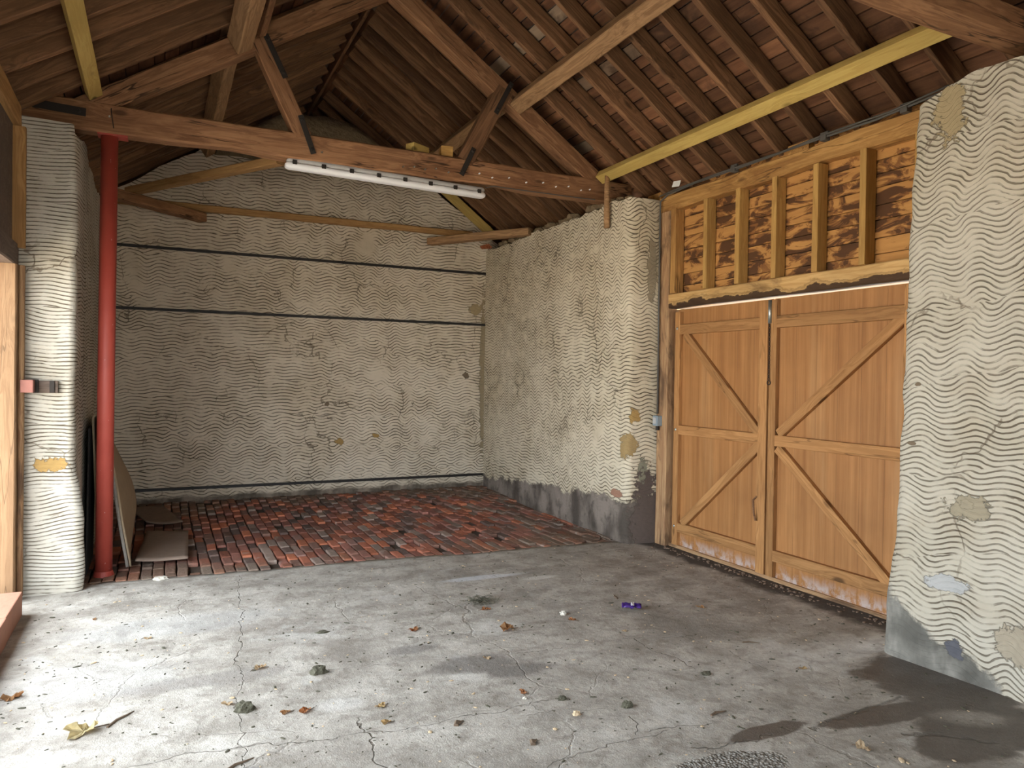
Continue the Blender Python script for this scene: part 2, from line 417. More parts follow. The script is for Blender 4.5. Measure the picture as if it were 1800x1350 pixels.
    # cracks
    pw = g.v('ADD', p, g.v('SCALE', g.v('SUBTRACT', g.noise(p, 3.2, 4, .6, color=True), (.5, .5, .5)), scale=.22))
    pw = g.v('MULTIPLY', pw, (1, 1, 0))
    cr = None
    for a, b, w in (((2.62, 2.33), (3.30, 2.40), .024), ((2.05, 2.40), (2.45, 2.37), .007), ((1.4, 2.55), (2.05, 2.58), .004), ((1.9, 2.60), (1.95, 2.80), .005), ((1.95, 2.62), (2.25, 2.56), .004),
                    ((.56, 5.9), (.39, 4.2), .005), ((-.2, 3.25), (.72, 3.10), .006), ((.72, 3.1), (1.7, 3.05), .004), ((.83, 3.25), (.80, 2.6), .007), ((2.5, 3.62), (2.95, 3.50), .006), ((2.55, 3.6), (2.60, 3.1), .005),
                    ((2.35, 5.2), (2.5, 4.9), .004), ((3.00, 2.12), (3.28, 1.92), .022), ((.83, 3.85), (2.2, 3.6), .003), ((2.9, 3.5), (2.95, 2.9), .005), ((.39, 4.2), (.3, 2.7), .004), ((-.5, 3.2), (.3, 2.6), .004), ((1.4, 3.0), (1.9, 2.9), .003)):
        k = g.sm(g.segdist(pw, a, b), w * .25, w * .9, 1, 0)
        cr = k if cr is None else g.m('MAXIMUM', cr, k)
    fine = g.m('MULTIPLY', g.sm(g.voro(pw, 1.15, 'DISTANCE_TO_EDGE'), .002, .007, 1, 0), g.sm(n1, .45, .6))
    cr = g.m('MAXIMUM', cr, g.m('MULTIPLY', fine, .35))
    cr = g.m('MULTIPLY', cr, g.sm(n3, .35, .55, .25, 1.0))
    col = g.mix(g.m('MULTIPLY', cr, .62), col, (.09, .08, .065))
    h = g.m('SUBTRACT', h, g.m('MULTIPLY', cr, .9))
    # bits of grit
    gr = g.m('MULTIPLY', g.sm(g.voro(p, 17), .07, .11, 1, 0), g.sm(g.noise(p, 2.4, 3), .5, .62))
    col = g.mix(g.m('MULTIPLY', gr, .65), col, (.10, .085, .065))
    rough = g.m('SUBTRACT', .88, g.m('MULTIPLY', wet, .35))
    g.finish(col, rough, h, .012, .8, spec=.3)
    return mat


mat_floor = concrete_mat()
mat_red = M('red_painted_steel')
g = G(mat_red); p_ = g.tex('Object')
c_ = g.mix(g.noise(p_, 5, 4), (.33, .045, .032), (.46, .085, .06))
c_ = g.mix(g.sm(g.noise(g.v('MULTIPLY', p_, (60, 60, 22)), 1, 3), .735, .75, 0, .8), c_, (.75, .6, .58))
g.finish(c_, .5, g.noise(p_, 40, 3), .001, .4, spec=.4)
mat_iron = flat('black_iron', (.03, .024, .02), .7, .3, bump=.001)
mat_rail = flat('dark_rail', (.026, .023, .021), .55, .3)
mat_galv = flat('galvanised_steel', (.40, .42, .40), .4, .85)
mat_white_plastic = flat('white_diffuser', (.82, .82, .84), .35, var=.04)
mat_grey_plastic = flat('grey_housing', (.42, .41, .40), .5)
mat_switch = flat('switch_grey', (.23, .28, .31), .5)
mat_cable = flat('grey_cable', (.085, .078, .07), .55)
mat_dark = flat('dark_void', (.02, .017, .015), .95)
mat_outer = flat('outer_masonry', (.14, .11, .09), .95)
mat_ground = flat('yard_gravel', (.46, .41, .34), .95, bump=.02, scale=12, var=.3)
mat_carpet = flat('beige_carpet_back', (.34, .26, .17), .95, bump=.004, scale=90, var=.3)
mat_carpet_pile = flat('grey_carpet_pile', (.30, .27, .235), .98, bump=.008, scale=160, var=.6)
mat_card = flat('faded_brown_cardboard', (.27, .20, .155), .9, bump=.001, scale=20, var=.3)
mat_card_dark = flat('damp_brown_board', (.20, .14, .10), .9, bump=.001, scale=20, var=.35)
mat_rubble = flat('rough_gable_rubble', (.20, .145, .085), .98, bump=.05, scale=18, var=.6)
mat_leaf = flat('dry_brown_leaf', (.40, .22, .10), .8, bump=.002, scale=60, var=.4)
mat_leaf_orange = flat('orange_leaf', (.44, .20, .085), .8, bump=.002, scale=60, var=.3)
mat_leaf_yellow = flat('straw_yellow_leaf', (.52, .37, .18), .8, bump=.003, scale=60, var=.4)
mat_leaf_straw = flat('straw_crumpled_leaf', (.56, .47, .27), .85, bump=.004, scale=45, var=.6)
mat_leaf_pale = flat('pale_dry_leaf', (.55, .42, .27), .8, bump=.002, scale=60, var=.3)
mat_mud = flat('dark_mud', (.085, .08, .055), .95, bump=.01, scale=70, var=.5)
mat_twig = flat('twig_bark', (.13, .09, .06), .9)
mat_stone = flat('pale_stone', (.55, .52, .45), .9, bump=.003, scale=50, var=.3)
mat_purple = flat('purple_foil', (.05, .02, .15), .3, .2, var=.2)
mat_foil = flat('white_foil', (.70, .70, .74), .35, .3)
mat_orange = flat('orange_tile', (.33, .10, .04), .8, var=.3)
mat_paper = flat('white_paper', (.78, .78, .74), .8)


# ------------------------------------------------------------------ geometry helpers
def obj(name, bm, mat, parent=None, smooth=False):
    me = bpy.data.meshes.new(name); bm.normal_update(); bm.to_mesh(me); bm.free()
    o = bpy.data.objects.new(name, me); COL.objects.link(o)
    for m_ in (mat if isinstance(mat, (list, tuple)) else [mat]): me.materials.append(m_)
    if smooth:
        for f in me.polygons: f.use_smooth = True
    if parent is not None: o.parent = parent
    return o


def tag(o, label=None, cat=None, group=None, kind=None):
    if label: o['label'] = label
    if cat: o['category'] = cat
    if group: o['group'] = group
    if kind: o['kind'] = kind
    return o


def thing(name, loc, label, cat, group=None, kind=None):
    o = bpy.data.objects.new(name, None); COL.objects.link(o); o.location = loc; o.empty_display_size = .1
    return tag(o, label, cat, group, kind)


def place(o, mtx, parent=None):
    """set a world matrix; parents here are Empties that are only translated"""
    if parent is not None:
        o.parent = parent
        o.matrix_basis = Matrix.Translation(-Vector(parent.location)) @ mtx
    else:
        o.matrix_basis = mtx
    return o


def box_bm(sx, sy, sz, bev=.0, bm=None, off=(0, 0, 0), mtx=None):
    own = bm or bmesh.new()
    r = bmesh.ops.create_cube(own, size=1)
    vs = r['verts']
    for v in vs: v.co = Vector((v.co.x * sx + off[0], v.co.y * sy + off[1], v.co.z * sz + off[2]))
    if bev:
        es = list({e for v in vs for e in v.link_edges})
        rr = bmesh.ops.bevel(own, geom=es, offset=bev, segments=2, affect='EDGES', profile=.6)
        vs = list({v for f in rr['faces'] for v in f.verts} | {v for v in vs if v.is_valid})
    if mtx is not None:
        for v in vs: v.co = mtx @ v.co
    return own


def frame(p0, p1, upv=(0, 0, 1)):
    p0, p1 = Vector(p0), Vector(p1); x = (p1 - p0).normalized()
    z = Vector(upv); z = (z - x * z.dot(x)).normalized(); y = z.cross(x)
    m = Matrix((x, y, z)).transposed().to_4x4(); m.translation = (p0 + p1) / 2
    return m


def timber_bm(L, w, h, bev=.008, seg=None, jit=.004, sag=0.0, seed=0, wane=0.0):
    """squared log in its own frame, x along its length, slightly uneven"""
    seg = seg or max(2, int(L / .14)); bm = bmesh.new(); rings = []
    a, b = w / 2, h / 2
    prof = [(-a + bev, -b), (a - bev, -b), (a, -b + bev), (a, b - bev), (a - bev, b), (-a + bev, b), (-a, b - bev), (-a, -b + bev)]
    for i in range(seg + 1):
        t = i / seg; x = (t - .5) * L; ring = []
        for (y, z) in prof:
            q = Vector((x * 2.1 + seed * 7.3, y * 6, z * 6 + seed))
            dy = mnoise.noise(q) * jit; dz = mnoise.noise(q + Vector((5, 9, 2))) * jit
            if wane and z < 0 and abs(y) > a * .7:
                k = max(0, mnoise.noise(Vector((x * 1.3 + seed, y, 3)))) * wane
                dy -= math.copysign(k, y); dz += k
            ring.append(bm.verts.new((x, y + dy, z + dz - sag * 4 * t * (1 - t))))
        rings.append(ring)
    n = len(prof)
    for i in range(seg):
        for k in range(n):
            bm.faces.new((rings[i][k], rings[i][(k + 1) % n], rings[i + 1][(k + 1) % n], rings[i + 1][k]))
    bm.faces.new(list(reversed(rings[0]))); bm.faces.new(rings[-1])
    bmesh.ops.recalc_face_normals(bm, faces=bm.faces)
    return bm


_seed = [0]


def timber(name, p0, p1, w, h, mat, parent=None, upv=(0, 0, 1), label=None, cat='beam', group=None, **kw):
    _seed[0] += 1
    L = (Vector(p1) - Vector(p0)).length
    o = obj(name, timber_bm(L, w, h, seed=_seed[0], **kw), mat)
    place(o, frame(p0, p1, upv), parent)
    if label: tag(o, label, cat, group)
    return o


def tube_bm(pts, r, n=10, bm=None, cap=True):
    bm = bm or bmesh.new(); pts = [Vector(p) for p in pts]; rings = []
    for i, p in enumerate(pts):
        d = (pts[min(i + 1, len(pts) - 1)] - pts[max(i - 1, 0)]).normalized()
        a = d.orthogonal().normalized() if i == 0 else (pa - d * pa.dot(d)).normalized()
        pa = a; b = d.cross(a); rr = r[i] if isinstance(r, (list, tuple)) else r
        rings.append([bm.verts.new(p + (a * math.cos(2 * PI * k / n) + b * math.sin(2 * PI * k / n)) * rr) for k in range(n)])
    for i in range(len(rings) - 1):
        for k in range(n):
            bm.faces.new((rings[i][k], rings[i][(k + 1) % n], rings[i + 1][(k + 1) % n], rings[i + 1][k]))
    if cap: bm.faces.new(list(reversed(rings[0]))); bm.faces.new(rings[-1])
    return bm


ORD = ['', 'first', 'second', 'third', 'fourth', 'fifth', 'sixth', 'seventh', 'eighth', 'ninth', 'tenth', 'eleventh', 'twelfth', 'thirteenth', 'fourteenth', 'fifteenth']

# ------------------------------------------------------------------ the setting: ground, floors
RX, RZ, SR, SL = 1.77, 5.05, .69, .65           # ridge, slopes of the rafter undersides


def zr(x): return RZ - SR * (x - RX)
def zl(x): return RZ - SL * (RX - x)


bm = bmesh.new()
bmesh.ops.create_grid(bm, x_segments=8, y_segments=8, size=30)
for v in bm.verts: v.co.z = -.14
tag(obj('ground', bm, mat_ground), 'gravel yard outside the building', 'ground', kind='structure')


def grid_surface(name, xs, ys, fz, mat, depth=.12):
    bm = bmesh.new(); V = [[bm.verts.new((x, y, fz(x, y))) for x in xs] for y in ys]
    for j in range(len(ys) - 1):
        for i in range(len(xs) - 1): bm.faces.new((V[j][i], V[j][i + 1], V[j + 1][i + 1], V[j + 1][i]))
    loop = [V[0][i] for i in range(len(xs))] + [V[j][-1] for j in range(1, len(ys))] + [V[-1][i] for i in range(len(xs) - 2, -1, -1)] + [V[j][0] for j in range(len(ys) - 2, 0, -1)]
    low = [bm.verts.new((v.co.x, v.co.y, -depth)) for v in loop]
    for k in range(len(loop)):
        q = (k + 1) % len(loop); bm.faces.new((loop[k], low[k], low[q], loop[q]))
    bm.faces.new(list(reversed(low)))
    bmesh.ops.recalc_face_normals(bm, faces=bm.faces)
    return obj(name, bm, mat, smooth=False)


def fl_z(x, y):
    return .006 * mnoise.noise(Vector((x * 1.4, y * 1.4, 0))) + .003 * mnoise.noise(Vector((x * 6, y * 6, 4)))


def edge_y(x): return 6.10 - .064 * (x + .2) + .012 * mnoise.noise(Vector((x * 3, 1, 1)))


nx, ny = 90, 110
xs = [-1.0 + 5.4 * i / nx for i in range(nx + 1)]
bm = bmesh.new(); V = []
for j in range(ny + 1):
    row = []
    for x in xs:
        y = -3.0 + (edge_y(x) + 3.0) * j / ny
        row.append(bm.verts.new((x, y, fl_z(x, y))))
    V.append(row)
for j in range(ny):
    for i in range(nx):
        f = bm.faces.new((V[j][i], V[j][i + 1], V[j + 1][i + 1], V[j + 1][i])); f.smooth = True
loop = V[0][:] + [V[j][-1] for j in range(1, ny + 1)] + V[-1][-2::-1] + [V[j][0] for j in range(ny - 1, 0, -1)]
low = [bm.verts.new((v.co.x, v.co.y, -.12)) for v in loop]
for k in range(len(loop)):
    q = (k + 1) % len(loop); bm.faces.new((loop[k], low[k], low[q], loop[q]))
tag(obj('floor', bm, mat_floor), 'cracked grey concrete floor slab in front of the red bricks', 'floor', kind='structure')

# brick paving beyond the slab: every brick its own bevelled block inside the one floor mesh


def rise(y): return .055 * max(0, min(1, (y - 7.4) / 1.6)) ** 1.5


bm = bmesh.new(); lay = bm.loops.layers.float_color.new('tone')
BR = [(.30, .115, .075), (.36, .13, .08), (.24, .10, .075), (.19, .105, .08), (.44, .155, .085), (.15, .10, .085), (.27, .20, .165), (.30, .13, .10), (.24, .135, .11)]
bw, bl = .084, .235
ncol = int(4.75 / bw)
for i in range(ncol):
    x = -.62 + (i + .5) * bw; y = edge_y(x) - R.random() * .04 + (.0 if i % 2 else .11)
    first = True
    while y < 9.2:
        L = bl if not first or i % 2 else .11
        if first and not i % 2: y -= .11
        first = False
        cy = y + L / 2
        if R.random() > .015:
            hh = .012 * R.random() + (-.012 if R.random() < .15 else 0)
            m_ = Matrix.Translation((x + R.uniform(-.004, .004), cy, rise(cy) - .035 + hh)) @ Matrix.Rotation(R.uniform(-.035, .035), 4, 'Z') @ Matrix.Rotation(R.uniform(-.03, .03), 4, 'X') @ Matrix.Rotation(R.uniform(-.04, .04), 4, 'Y')
            before = set(bm.faces)
            box_bm(bw - .008, L - .012, .07, .010, bm, mtx=m_)
            c = Vector(R.choice(BR)) * R.uniform(.8, 1.25)
            for f in set(bm.faces) - before:
                for l in f.loops: l[lay] = (*c, 1)
        y += L
o = obj('brick_floor', bm, mat_brick)
tag(o, 'worn red brick paving in front of the back wall', 'brick floor', kind='structure')
tag(grid_surface('brick_floor_bed', [-.75 + 5.1 * i / 40 for i in range(41)], [5.98 + 3.4 * j / 40 for j in range(41)],
                 lambda x, y: rise(y) - .022 + .008 * mnoise.noise(Vector((x * 5, y * 5, 0))) if y > edge_y(x) + .02 else -.03, mat_joint),
    'dark earth bedding in the joints of the brick paving', 'floor', kind='structure')


# ------------------------------------------------------------------ plaster walls
def plaster_wall(name, plan, ztop, mat, thick, u_of=None, z0=-.06, dv=.07, du=.06, bulge=.010, warp=None, capsmooth=True, seed=0.0):
    """combed wall: front surface follows the plan polyline (left hand = room side given by the order), solid behind by 'thick'"""
    pts = [Vector((*p, 0)) for p in plan]; sam = []; u = 0
    for a, b in zip(pts, pts[1:]):
        L = (b - a).length; n = max(1, int(L / du))
        for k in range(n): sam.append((a + (b - a) * (k / n), u + L * k / n))
        u += L
    sam.append((pts[-1], u))
    nrm = []
    for i in range(len(sam)):
        d = (sam[min(i + 1, len(sam) - 1)][0] - sam[max(i - 1, 0)][0]).normalized(); nrm.append(Vector((-d.y, d.x, 0)))
    bm = bmesh.new(); uvl = bm.loops.layers.uv.new('UVMap'); V = []; U = {}
    nv = int(3.3 / dv)
    for i, (p, uu) in enumerate(sam):
        col = []
        zt = ztop(uu, p)
        for j in range(nv + 1):
            z = z0 + (zt - z0) * j / nv
            d = bulge * (mnoise.noise(Vector((uu * 1.7 + seed, z * 1.7, seed))) + .5 * mnoise.noise(Vector((uu * 5 + seed, z * 5, 9))))
            q = p + nrm[i] * d
            if warp: q = q + warp(uu, z, p)
            vv = bm.verts.new((q.x, q.y, z)); U[vv] = (uu, z); col.append(vv)
        V.append(col)
    for i in range(len(sam) - 1):
        for j in range(nv):
            f = bm.faces.new((V[i][j], V[i + 1][j], V[i + 1][j + 1], V[i][j + 1])); f.smooth = True
    # back and top
    T = Vector((*thick, 0)); B = []
    for i, (p, uu) in enumerate(sam):
        t = V[i][-1].co; k = [bm.verts.new((t.x, t.y, t.z)), bm.verts.new((t.x + T.x, t.y + T.y, t.z + .02 * mnoise.noise(Vector((uu * 6, 2, 2))))), bm.verts.new((p.x + T.x, p.y + T.y, z0))]
        for w in k: U[w] = (uu, w.co.z)
        B.append(k)
    for i in range(len(sam) - 1):
        for k in range(2): bm.faces.new((B[i][k], B[i + 1][k], B[i + 1][k + 1], B[i][k + 1]))
    for i in (0, len(sam) - 1):
        bm.faces.new([V[i][j] for j in range(nv + 1)] + [B[i][1], B[i][2]])
    for f in bm.faces:
        for l in f.loops: l[uvl].uv = U[l.vert]
    bmesh.ops.recalc_face_normals(bm, faces=bm.faces)
    return tag(obj(name, bm, mat), kind='structure')


def arc(cx, cy, r, a0, a1, n=5):
    return [(cx + r * math.cos(math.radians(a0 + (a1 - a0) * k / n)), cy + r * math.sin(math.radians(a0 + (a1 - a0) * k / n))) for k in range(n + 1)]


def rag(u, s, a=.03): return a * (mnoise.noise(Vector((u * 3, s, 0))) + .6 * mnoise.noise(Vector((u * 11, s, 3))))


# back wall (plan from right to left keeps the normal towards the room); u counts from the right, so v/u spots are local to it
def gable_top(u, p):
    x = p.x
    return min(zl(x), zr(x), 4.30) - .06 + rag(u, 2.0, .03)


w = plaster_wall('wall_back', [(4.2, 9.15), (-.8, 9.15)], gable_top, mat_pl_back, (0, .35), z0=-.05, seed=2.0)
w['label'] = 'back wall of cream plaster combed into wavy lines, with three dark rails'; w['category'] = 'wall'

# rough rubble crown of the gable above the plaster
bm = bmesh.new(); n = 40; rows = []
for i in range(n + 1):
    x = .55 + 2.25 * i / n; t = i / n
    zt = min(4.68 + .06 * math.sin(t * 5) + .05 * mnoise.noise(Vector((x * 4, 0, 1))), zl(x) - .08, zr(x) - .10)
    zb = 4.05
    zt = max(zt, zb + .05)
    row = []
    for (yy, zz) in ((9.10, zb), (9.09, zb + (zt - zb) * .4), (9.11, zb + (zt - zb) * .8), (9.17, zt), (9.42, zt - .02), (9.44, zb)):
        j = Vector((x * 5, yy * 3, zz * 5)); row.append(bm.verts.new((x, yy + .03 * mnoise.noise(j), zz + .02 * mnoise.noise(j + Vector((3, 3, 3))))))
    rows.append(row)
for a, b in zip(rows, rows[1:]):
    for k in range(5):
        f = bm.faces.new((a[k], b[k], b[k + 1], a[k + 1])); f.smooth = True
bm.faces.new(rows[0]); bm.faces.new(list(reversed(rows[-1])))
bmesh.ops.recalc_face_normals(bm, faces=bm.faces)
tag(obj('wall_gable', bm, mat_rubble), 'rough brown rubble crown of the gable, above the plaster of the back wall', 'wall', kind='structure')

# right wall, far part, with the rounded corner and the reveal beside the doors
plan = [(3.985, 9.3), (3.935, 5.83)] + arc(4.0, 5.74, .066, 180, 262, 5) + [(4.10, 5.655), (4.46, 5.63)]


def top_far(u, p):
    return 3.235 + rag(u, 5.0, .035) - .05 * max(0, (u - 3.4)) - .10 * max(0, u - 3.75)


def warp_far(u, z, p):
    k = max(0, 1 - abs(u - 3.53) / .25)
    return Vector((.02 * k * mnoise.noise(Vector((z * 3, 1, 1))) + k * (-.035 * max(0, (.5 - z)) * .0), .02 * k * mnoise.noise(Vector((z * 2.4, 7, 1))), 0))


w = plaster_wall('wall_right', list(reversed(plan)), lambda u, p: top_far(4.02 - u, p), mat_pl_right, (.45, 0), warp=lambda u, z, p: warp_far(4.02 - u, z, p), seed=6.0)
w['label'] = 'right wall of combed cream plaster between the double doors and the back wall'; w['category'] = 'wall'

# near part of the right wall
plan = [(3.80, -3.0), (3.80, 2.70)] + arc(3.87, 2.72, .07, 180, 98, 5) + [(4.02, 2.79), (4.30, 2.80)]


def warp_near(u, z, p):
    k = max(0, min(1, (u - 5.3) / .4))
    dy = -.03 + .10 * max(0, min(1, (3.1 - z) / 3.1)) + .022 * mnoise.noise(Vector((z * 2.2, 3, 1))) + .012 * mnoise.noise(Vector((z * 7, 3, 1)))
    dx = -.05 * max(0, min(1, (.75 - z) / .5)) * k
    return Vector((dx, dy * k, 0))


def top_near(u, p):
    k = max(0, (u - 5.45)); return min(3.19 - .02 * (u - 4.9), 3.17) + rag(u, 9.0, .02) - .25 * k


w = plaster_wall('wall_near', list(plan), top_near, mat_pl_near, (.5, 0), warp=warp_near, seed=12.0, bulge=.014)
w['label'] = 'near right wall of cream plaster with deep wavy grooves, right of the double doors'; w['category'] = 'wall'


# left pier and left wall
plan = [(-1.3, 5.9), (-.585, 5.9)] + arc(-.57, 5.945, .05, -90, 0, 5) + [(-.515, 6.1), (-.50, 9.3)]


def warp_pier(u, z, p):
    k = max(0, 1 - abs(u - .76) / .22)
    dx = (.05 * max(0, min(1, (.85 - z) / .35)) + .02 * mnoise.noise(Vector((z * 2.5, 4, 4))) - .03 * max(0, z - 2.6)) * k
    return Vector((dx, 0, 0))


def top_left(u, p):
    k = max(0, u - .8)
    return (3.08 if u < .34 else 3.27 - .03 * u if u < .75 else 3.22 - .06 * min(k, 1.5) + rag(u, 14.0, .06))


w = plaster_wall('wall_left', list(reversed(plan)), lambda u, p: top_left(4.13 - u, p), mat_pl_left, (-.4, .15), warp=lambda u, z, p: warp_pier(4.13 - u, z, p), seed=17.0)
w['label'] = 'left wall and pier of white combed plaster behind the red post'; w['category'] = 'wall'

# rear and outer walls that close the building (seen only from other viewpoints)


def plain_box(name, lo, hi, mat, label=None, cat='wall'):
    lo, hi = Vector(lo), Vector(hi); c = (lo + hi) / 2; d = hi - lo
    o = obj(name, box_bm(d.x, d.y, d.z), mat); o.location = c
    return tag(o, label, cat if label else None, kind='structure')


plain_box('eaves_light_block_right', (4.62, -3.2, 2.32), (4.75, 11.2, 3.21), mat_outer, 'added strip closing the eaves to daylight behind the timber wall plate')  # unseen boxes added to keep daylight from leaking in at the eaves
plain_box('eaves_light_block_left', (-1.55, -3.2, 2.45), (-1.42, 11.2, 3.06), mat_outer, 'added strip closing the eaves to daylight on the open side')
plain_box('wall_rear_left', (-1.2, -3.2, -.05), (-.9, 1.5, 2.36), mat_outer, 'outer wall beside the open side')
plain_box('wall_rear', (2.75, -3.3, -.05), (4.7, -3.18, 5.42), mat_outer, 'rear wall right of the added rear light opening')  # opening in the rear wall is added to let daylight reach the back wall
plain_box('wall_rear', (-1.5, -3.3, -.05), (.25, -3.18, 5.42), mat_outer, 'rear wall left of the added rear light opening')
plain_box('wall_rear', (.25, -3.3, 2.2), (2.75, -3.18, 5.42), mat_outer, 'rear wall above the added rear light opening')
plain_box('added_wall_right_beyond', (4.30, 9.42, -.05), (4.50, 11.0, 3.22), mat_outer, 'dark side wall added against light leaks beyond the gable, right')  # unseen side walls added to keep sun out of the space behind the gable
plain_box('added_wall_left_beyond', (-1.15, 9.42, -.05), (-.95, 11.0, 3.22), mat_outer, 'dark side wall added against light leaks beyond the gable, left')
plain_box('wall_end', (-1.4, 11.0, 0), (4.7, 11.2, 5.42), mat_outer, 'dark end wall beyond the gable')

# roof boarding: planks along the building on both slopes


def boarding(name, sgn, seed):
    rr = random.Random(seed); bm = bmesh.new(); lay = bm.loops.layers.color.new('tone')
    s_ = SR if sgn > 0 else SL; ang = math.atan(s_); d = Vector((sgn * math.cos(ang), 0, -math.sin(ang))); n = Vector((sgn * math.sin(ang), 0, math.cos(ang)))
    t = .0; base = Vector((RX, 0, RZ)) + n * .145
    tot = 3.62 if sgn > 0 else 3.85
    while t < tot:
        w_ = rr.uniform(.085, .135); y = -3.2
        while y < 11.1:
            L = rr.uniform(.7, 2.2); y1 = min(y + L, 11.1)
            lift = rr.uniform(0, .006); tilt = rr.uniform(-.02, .02)
            c = (rr.random(), rr.random(), rr.random(), 1)
            P = []
            for (tt, yy, k) in ((t + .006, y, 0), (t + w_ - .005, y, 0), (t + w_ - .005, y1, 0), (t + .006, y1, 0), (t + .006, y, 1), (t + w_ - .005, y, 1), (t + w_ - .005, y1, 1), (t + .006, y1, 1)):
                p = base + d * tt + n * (lift + tilt * (tt - t) + .02 * k); P.append(bm.verts.new((p.x, yy, p.z)))
            for q in ((0, 1, 2, 3), (7, 6, 5, 4), (0, 4, 5, 1), (1, 5, 6, 2), (2, 6, 7, 3), (3, 7, 4, 0)):
                f = bm.faces.new([P[k] for k in q])
                for l in f.loops: l[lay] = c
            y = y1 + .003
        t += w_
    bmesh.ops.recalc_face_normals(bm, faces=bm.faces)
    o = tag(obj(name, bm, mat_roof), 'brown roof boarding above the rafters of the %s slope' % ('right' if sgn > 0 else 'left'), 'roof boarding', kind='structure')
    # outer roof covering, an unseen slab added to block light leaks
    bm = bmesh.new(); P = []
    for (tt, yy, k) in ((-.0, -3.2, 0), (tot + .1, -3.2, 0), (tot + .1, 11.2, 0), (-.0, 11.2, 0), (-.0, -3.2, 1), (tot + .1, -3.2, 1), (tot + .1, 11.2, 1), (-.0, 11.2, 1)):
        p = base + d * tt + n * (.036 + .05 * k); P.append(bm.verts.new((p.x, yy, p.z)))
    for q in ((0, 1, 2, 3), (7, 6, 5, 4), (0, 4, 5, 1), (1, 5, 6, 2), (2, 6, 7, 3), (3, 7, 4, 0)): bm.faces.new([P[k] for k in q])
    bmesh.ops.recalc_face_normals(bm, faces=bm.faces)
    tag(obj(name.replace('ceiling', 'added_roof_slab'), bm, mat_outer), 'outer slab added over the %s roof slope to block light' % ('right' if sgn > 0 else 'left'), 'roof', kind='structure')


boarding('ceiling_right', 1, 3)
boarding('ceiling_left', -1, 5)
plain_box('added_ridge_cap', (RX - .17, -3.2, RZ + .12), (RX + .17, 11.2, RZ + .28), mat_outer, 'outer ridge capping added to stop light leaks', 'roof')  # unseen cap added to stop daylight leaking in along the ridge

# ridge board
timber('ridge_board', (RX, -3.1, RZ + .055), (RX, 11.0, RZ + .055), .032, .17, mat_rafter, label='thin brown ridge board where the two roof slopes meet', cat='ridge board', jit=.006)

# ------------------------------------------------------------------ rafters, one object each
YR_FRONT = [5.95, 5.65, 5.30, 4.94, 4.60, 4.24, 3.91, 3.56, 3.20, 2.84, 2.48, 2.13, 1.78]
YR_BACK = [6.62, 6.91, 7.18, 7.46, 7.74, 8.02, 8.28, 8.58, 8.86, 9.42, 9.75, 10.1]
YL_FRONT = [6.02, 5.70, 5.37, 5.04, 4.73, 4.42, 4.08, 3.75, 3.42, 3.08, 2.75]
YL_BACK = [6.66, 6.90, 7.14, 7.40, 7.68, 7.95, 8.24, 8.58, 8.9, 9.3, 9.6, 10.0]


def rafter(side, y, label, group, i):
    a = math.atan(SR if side > 0 else SL); n = Vector((side * math.sin(a), 0, math.cos(a)))
    L0 = .06; L1 = (3.20 if side > 0 else 3.42)
    d = Vector((side * math.cos(a), 0, -math.sin(a)))
    wob = R.uniform(-.012, .012)
    top = Vector((RX, y + wob, RZ)) + d * L0 + n * (.068 + R.uniform(-.003, .003)); bot = Vector((RX, y - wob, RZ)) + d * L1 + n * .068
    timber('rafter', top, bot, R.uniform(.046, .054), .134, mat_rafter, upv=n, label=label, cat='rafter', group=group, jit=.006, bev=.004, wane=.010)


for i, y in enumerate(YR_FRONT):
    rafter(1, y, 'brown rafter on the right roof slope, %s in front of the truss' % ORD[i + 1], 'right slope rafters in front of the truss', i)
for i, y in enumerate(YR_BACK):
    rafter(1, y, 'dark brown rafter on the right roof slope, %s behind the truss' % ORD[i + 1], 'right slope rafters behind the truss', i)
for i, y in enumerate(YL_FRONT):
    rafter(-1, y, 'brown rafter on the left roof slope, %s in front of the truss' % ORD[i + 1], 'left slope rafters in front of the truss', i)
for i, y in enumerate(YL_BACK):
    rafter(-1, y, 'dark brown rafter on the left roof slope, %s behind the truss' % ORD[i + 1], 'left slope rafters behind the truss', i)

timber('gable_rafter', (3.24, 9.05, zr(3.24) - .0), (4.03, 9.05, zr(4.03) - .04), .07, .11, mat_yellow, upv=(.56, 0, .82), label='new yellow rafter end against the back wall under the right roof slope', cat='rafter')

# ------------------------------------------------------------------ the truss
TY = 6.28
tr = thing('roof_truss', (1.6, TY, 3.3), 'old brown roof truss spanning the room, its tie beam carrying the white tube light', 'roof truss')
timber('tie_beam', (-1.05, TY, 3.415), (4.30, TY, 3.41), .15, .215, mat_beam, tr, jit=.010, bev=.012, wane=.028, sag=0.0)
PRW, PRH = .14, .165
timber('principal_rafter', (-.62, TY, 3.40), (RX + .06, TY, 4.965), PRW, PRH, mat_beam, tr, jit=.007, bev=.008, wane=.01)
timber('principal_rafter', (4.00, TY, 3.44), (RX - .03, TY, 4.96), PRW, PRH, mat_beam, tr, jit=.007, bev=.008, wane=.01)
timber('strut', (1.05, TY - .015, 3.50), (.70, TY - .015, 4.23), .12, .135, mat_beam, tr, upv=(1, 0, .4), jit=.005)
timber('strut', (2.49, TY - .015, 3.50), (2.87, TY - .015, 4.22), .12, .155, mat_strut, tr, upv=(1, 0, -.4), jit=.006)


def strap(p0, p1, w_=.045):
    L = (Vector(p1) - Vector(p0)).length
    bm = box_bm(L, w_, .008, .003)
    for t in (-.38, .38): bmesh.ops.create_uvsphere(bm, u_segments=8, v_segments=5, radius=.014, matrix=Matrix.Translation((L * t, 0, .006)))
    o = obj('iron_strap', bm, mat_iron); place(o, frame(p0, p1, (0, -1, 0)), tr)


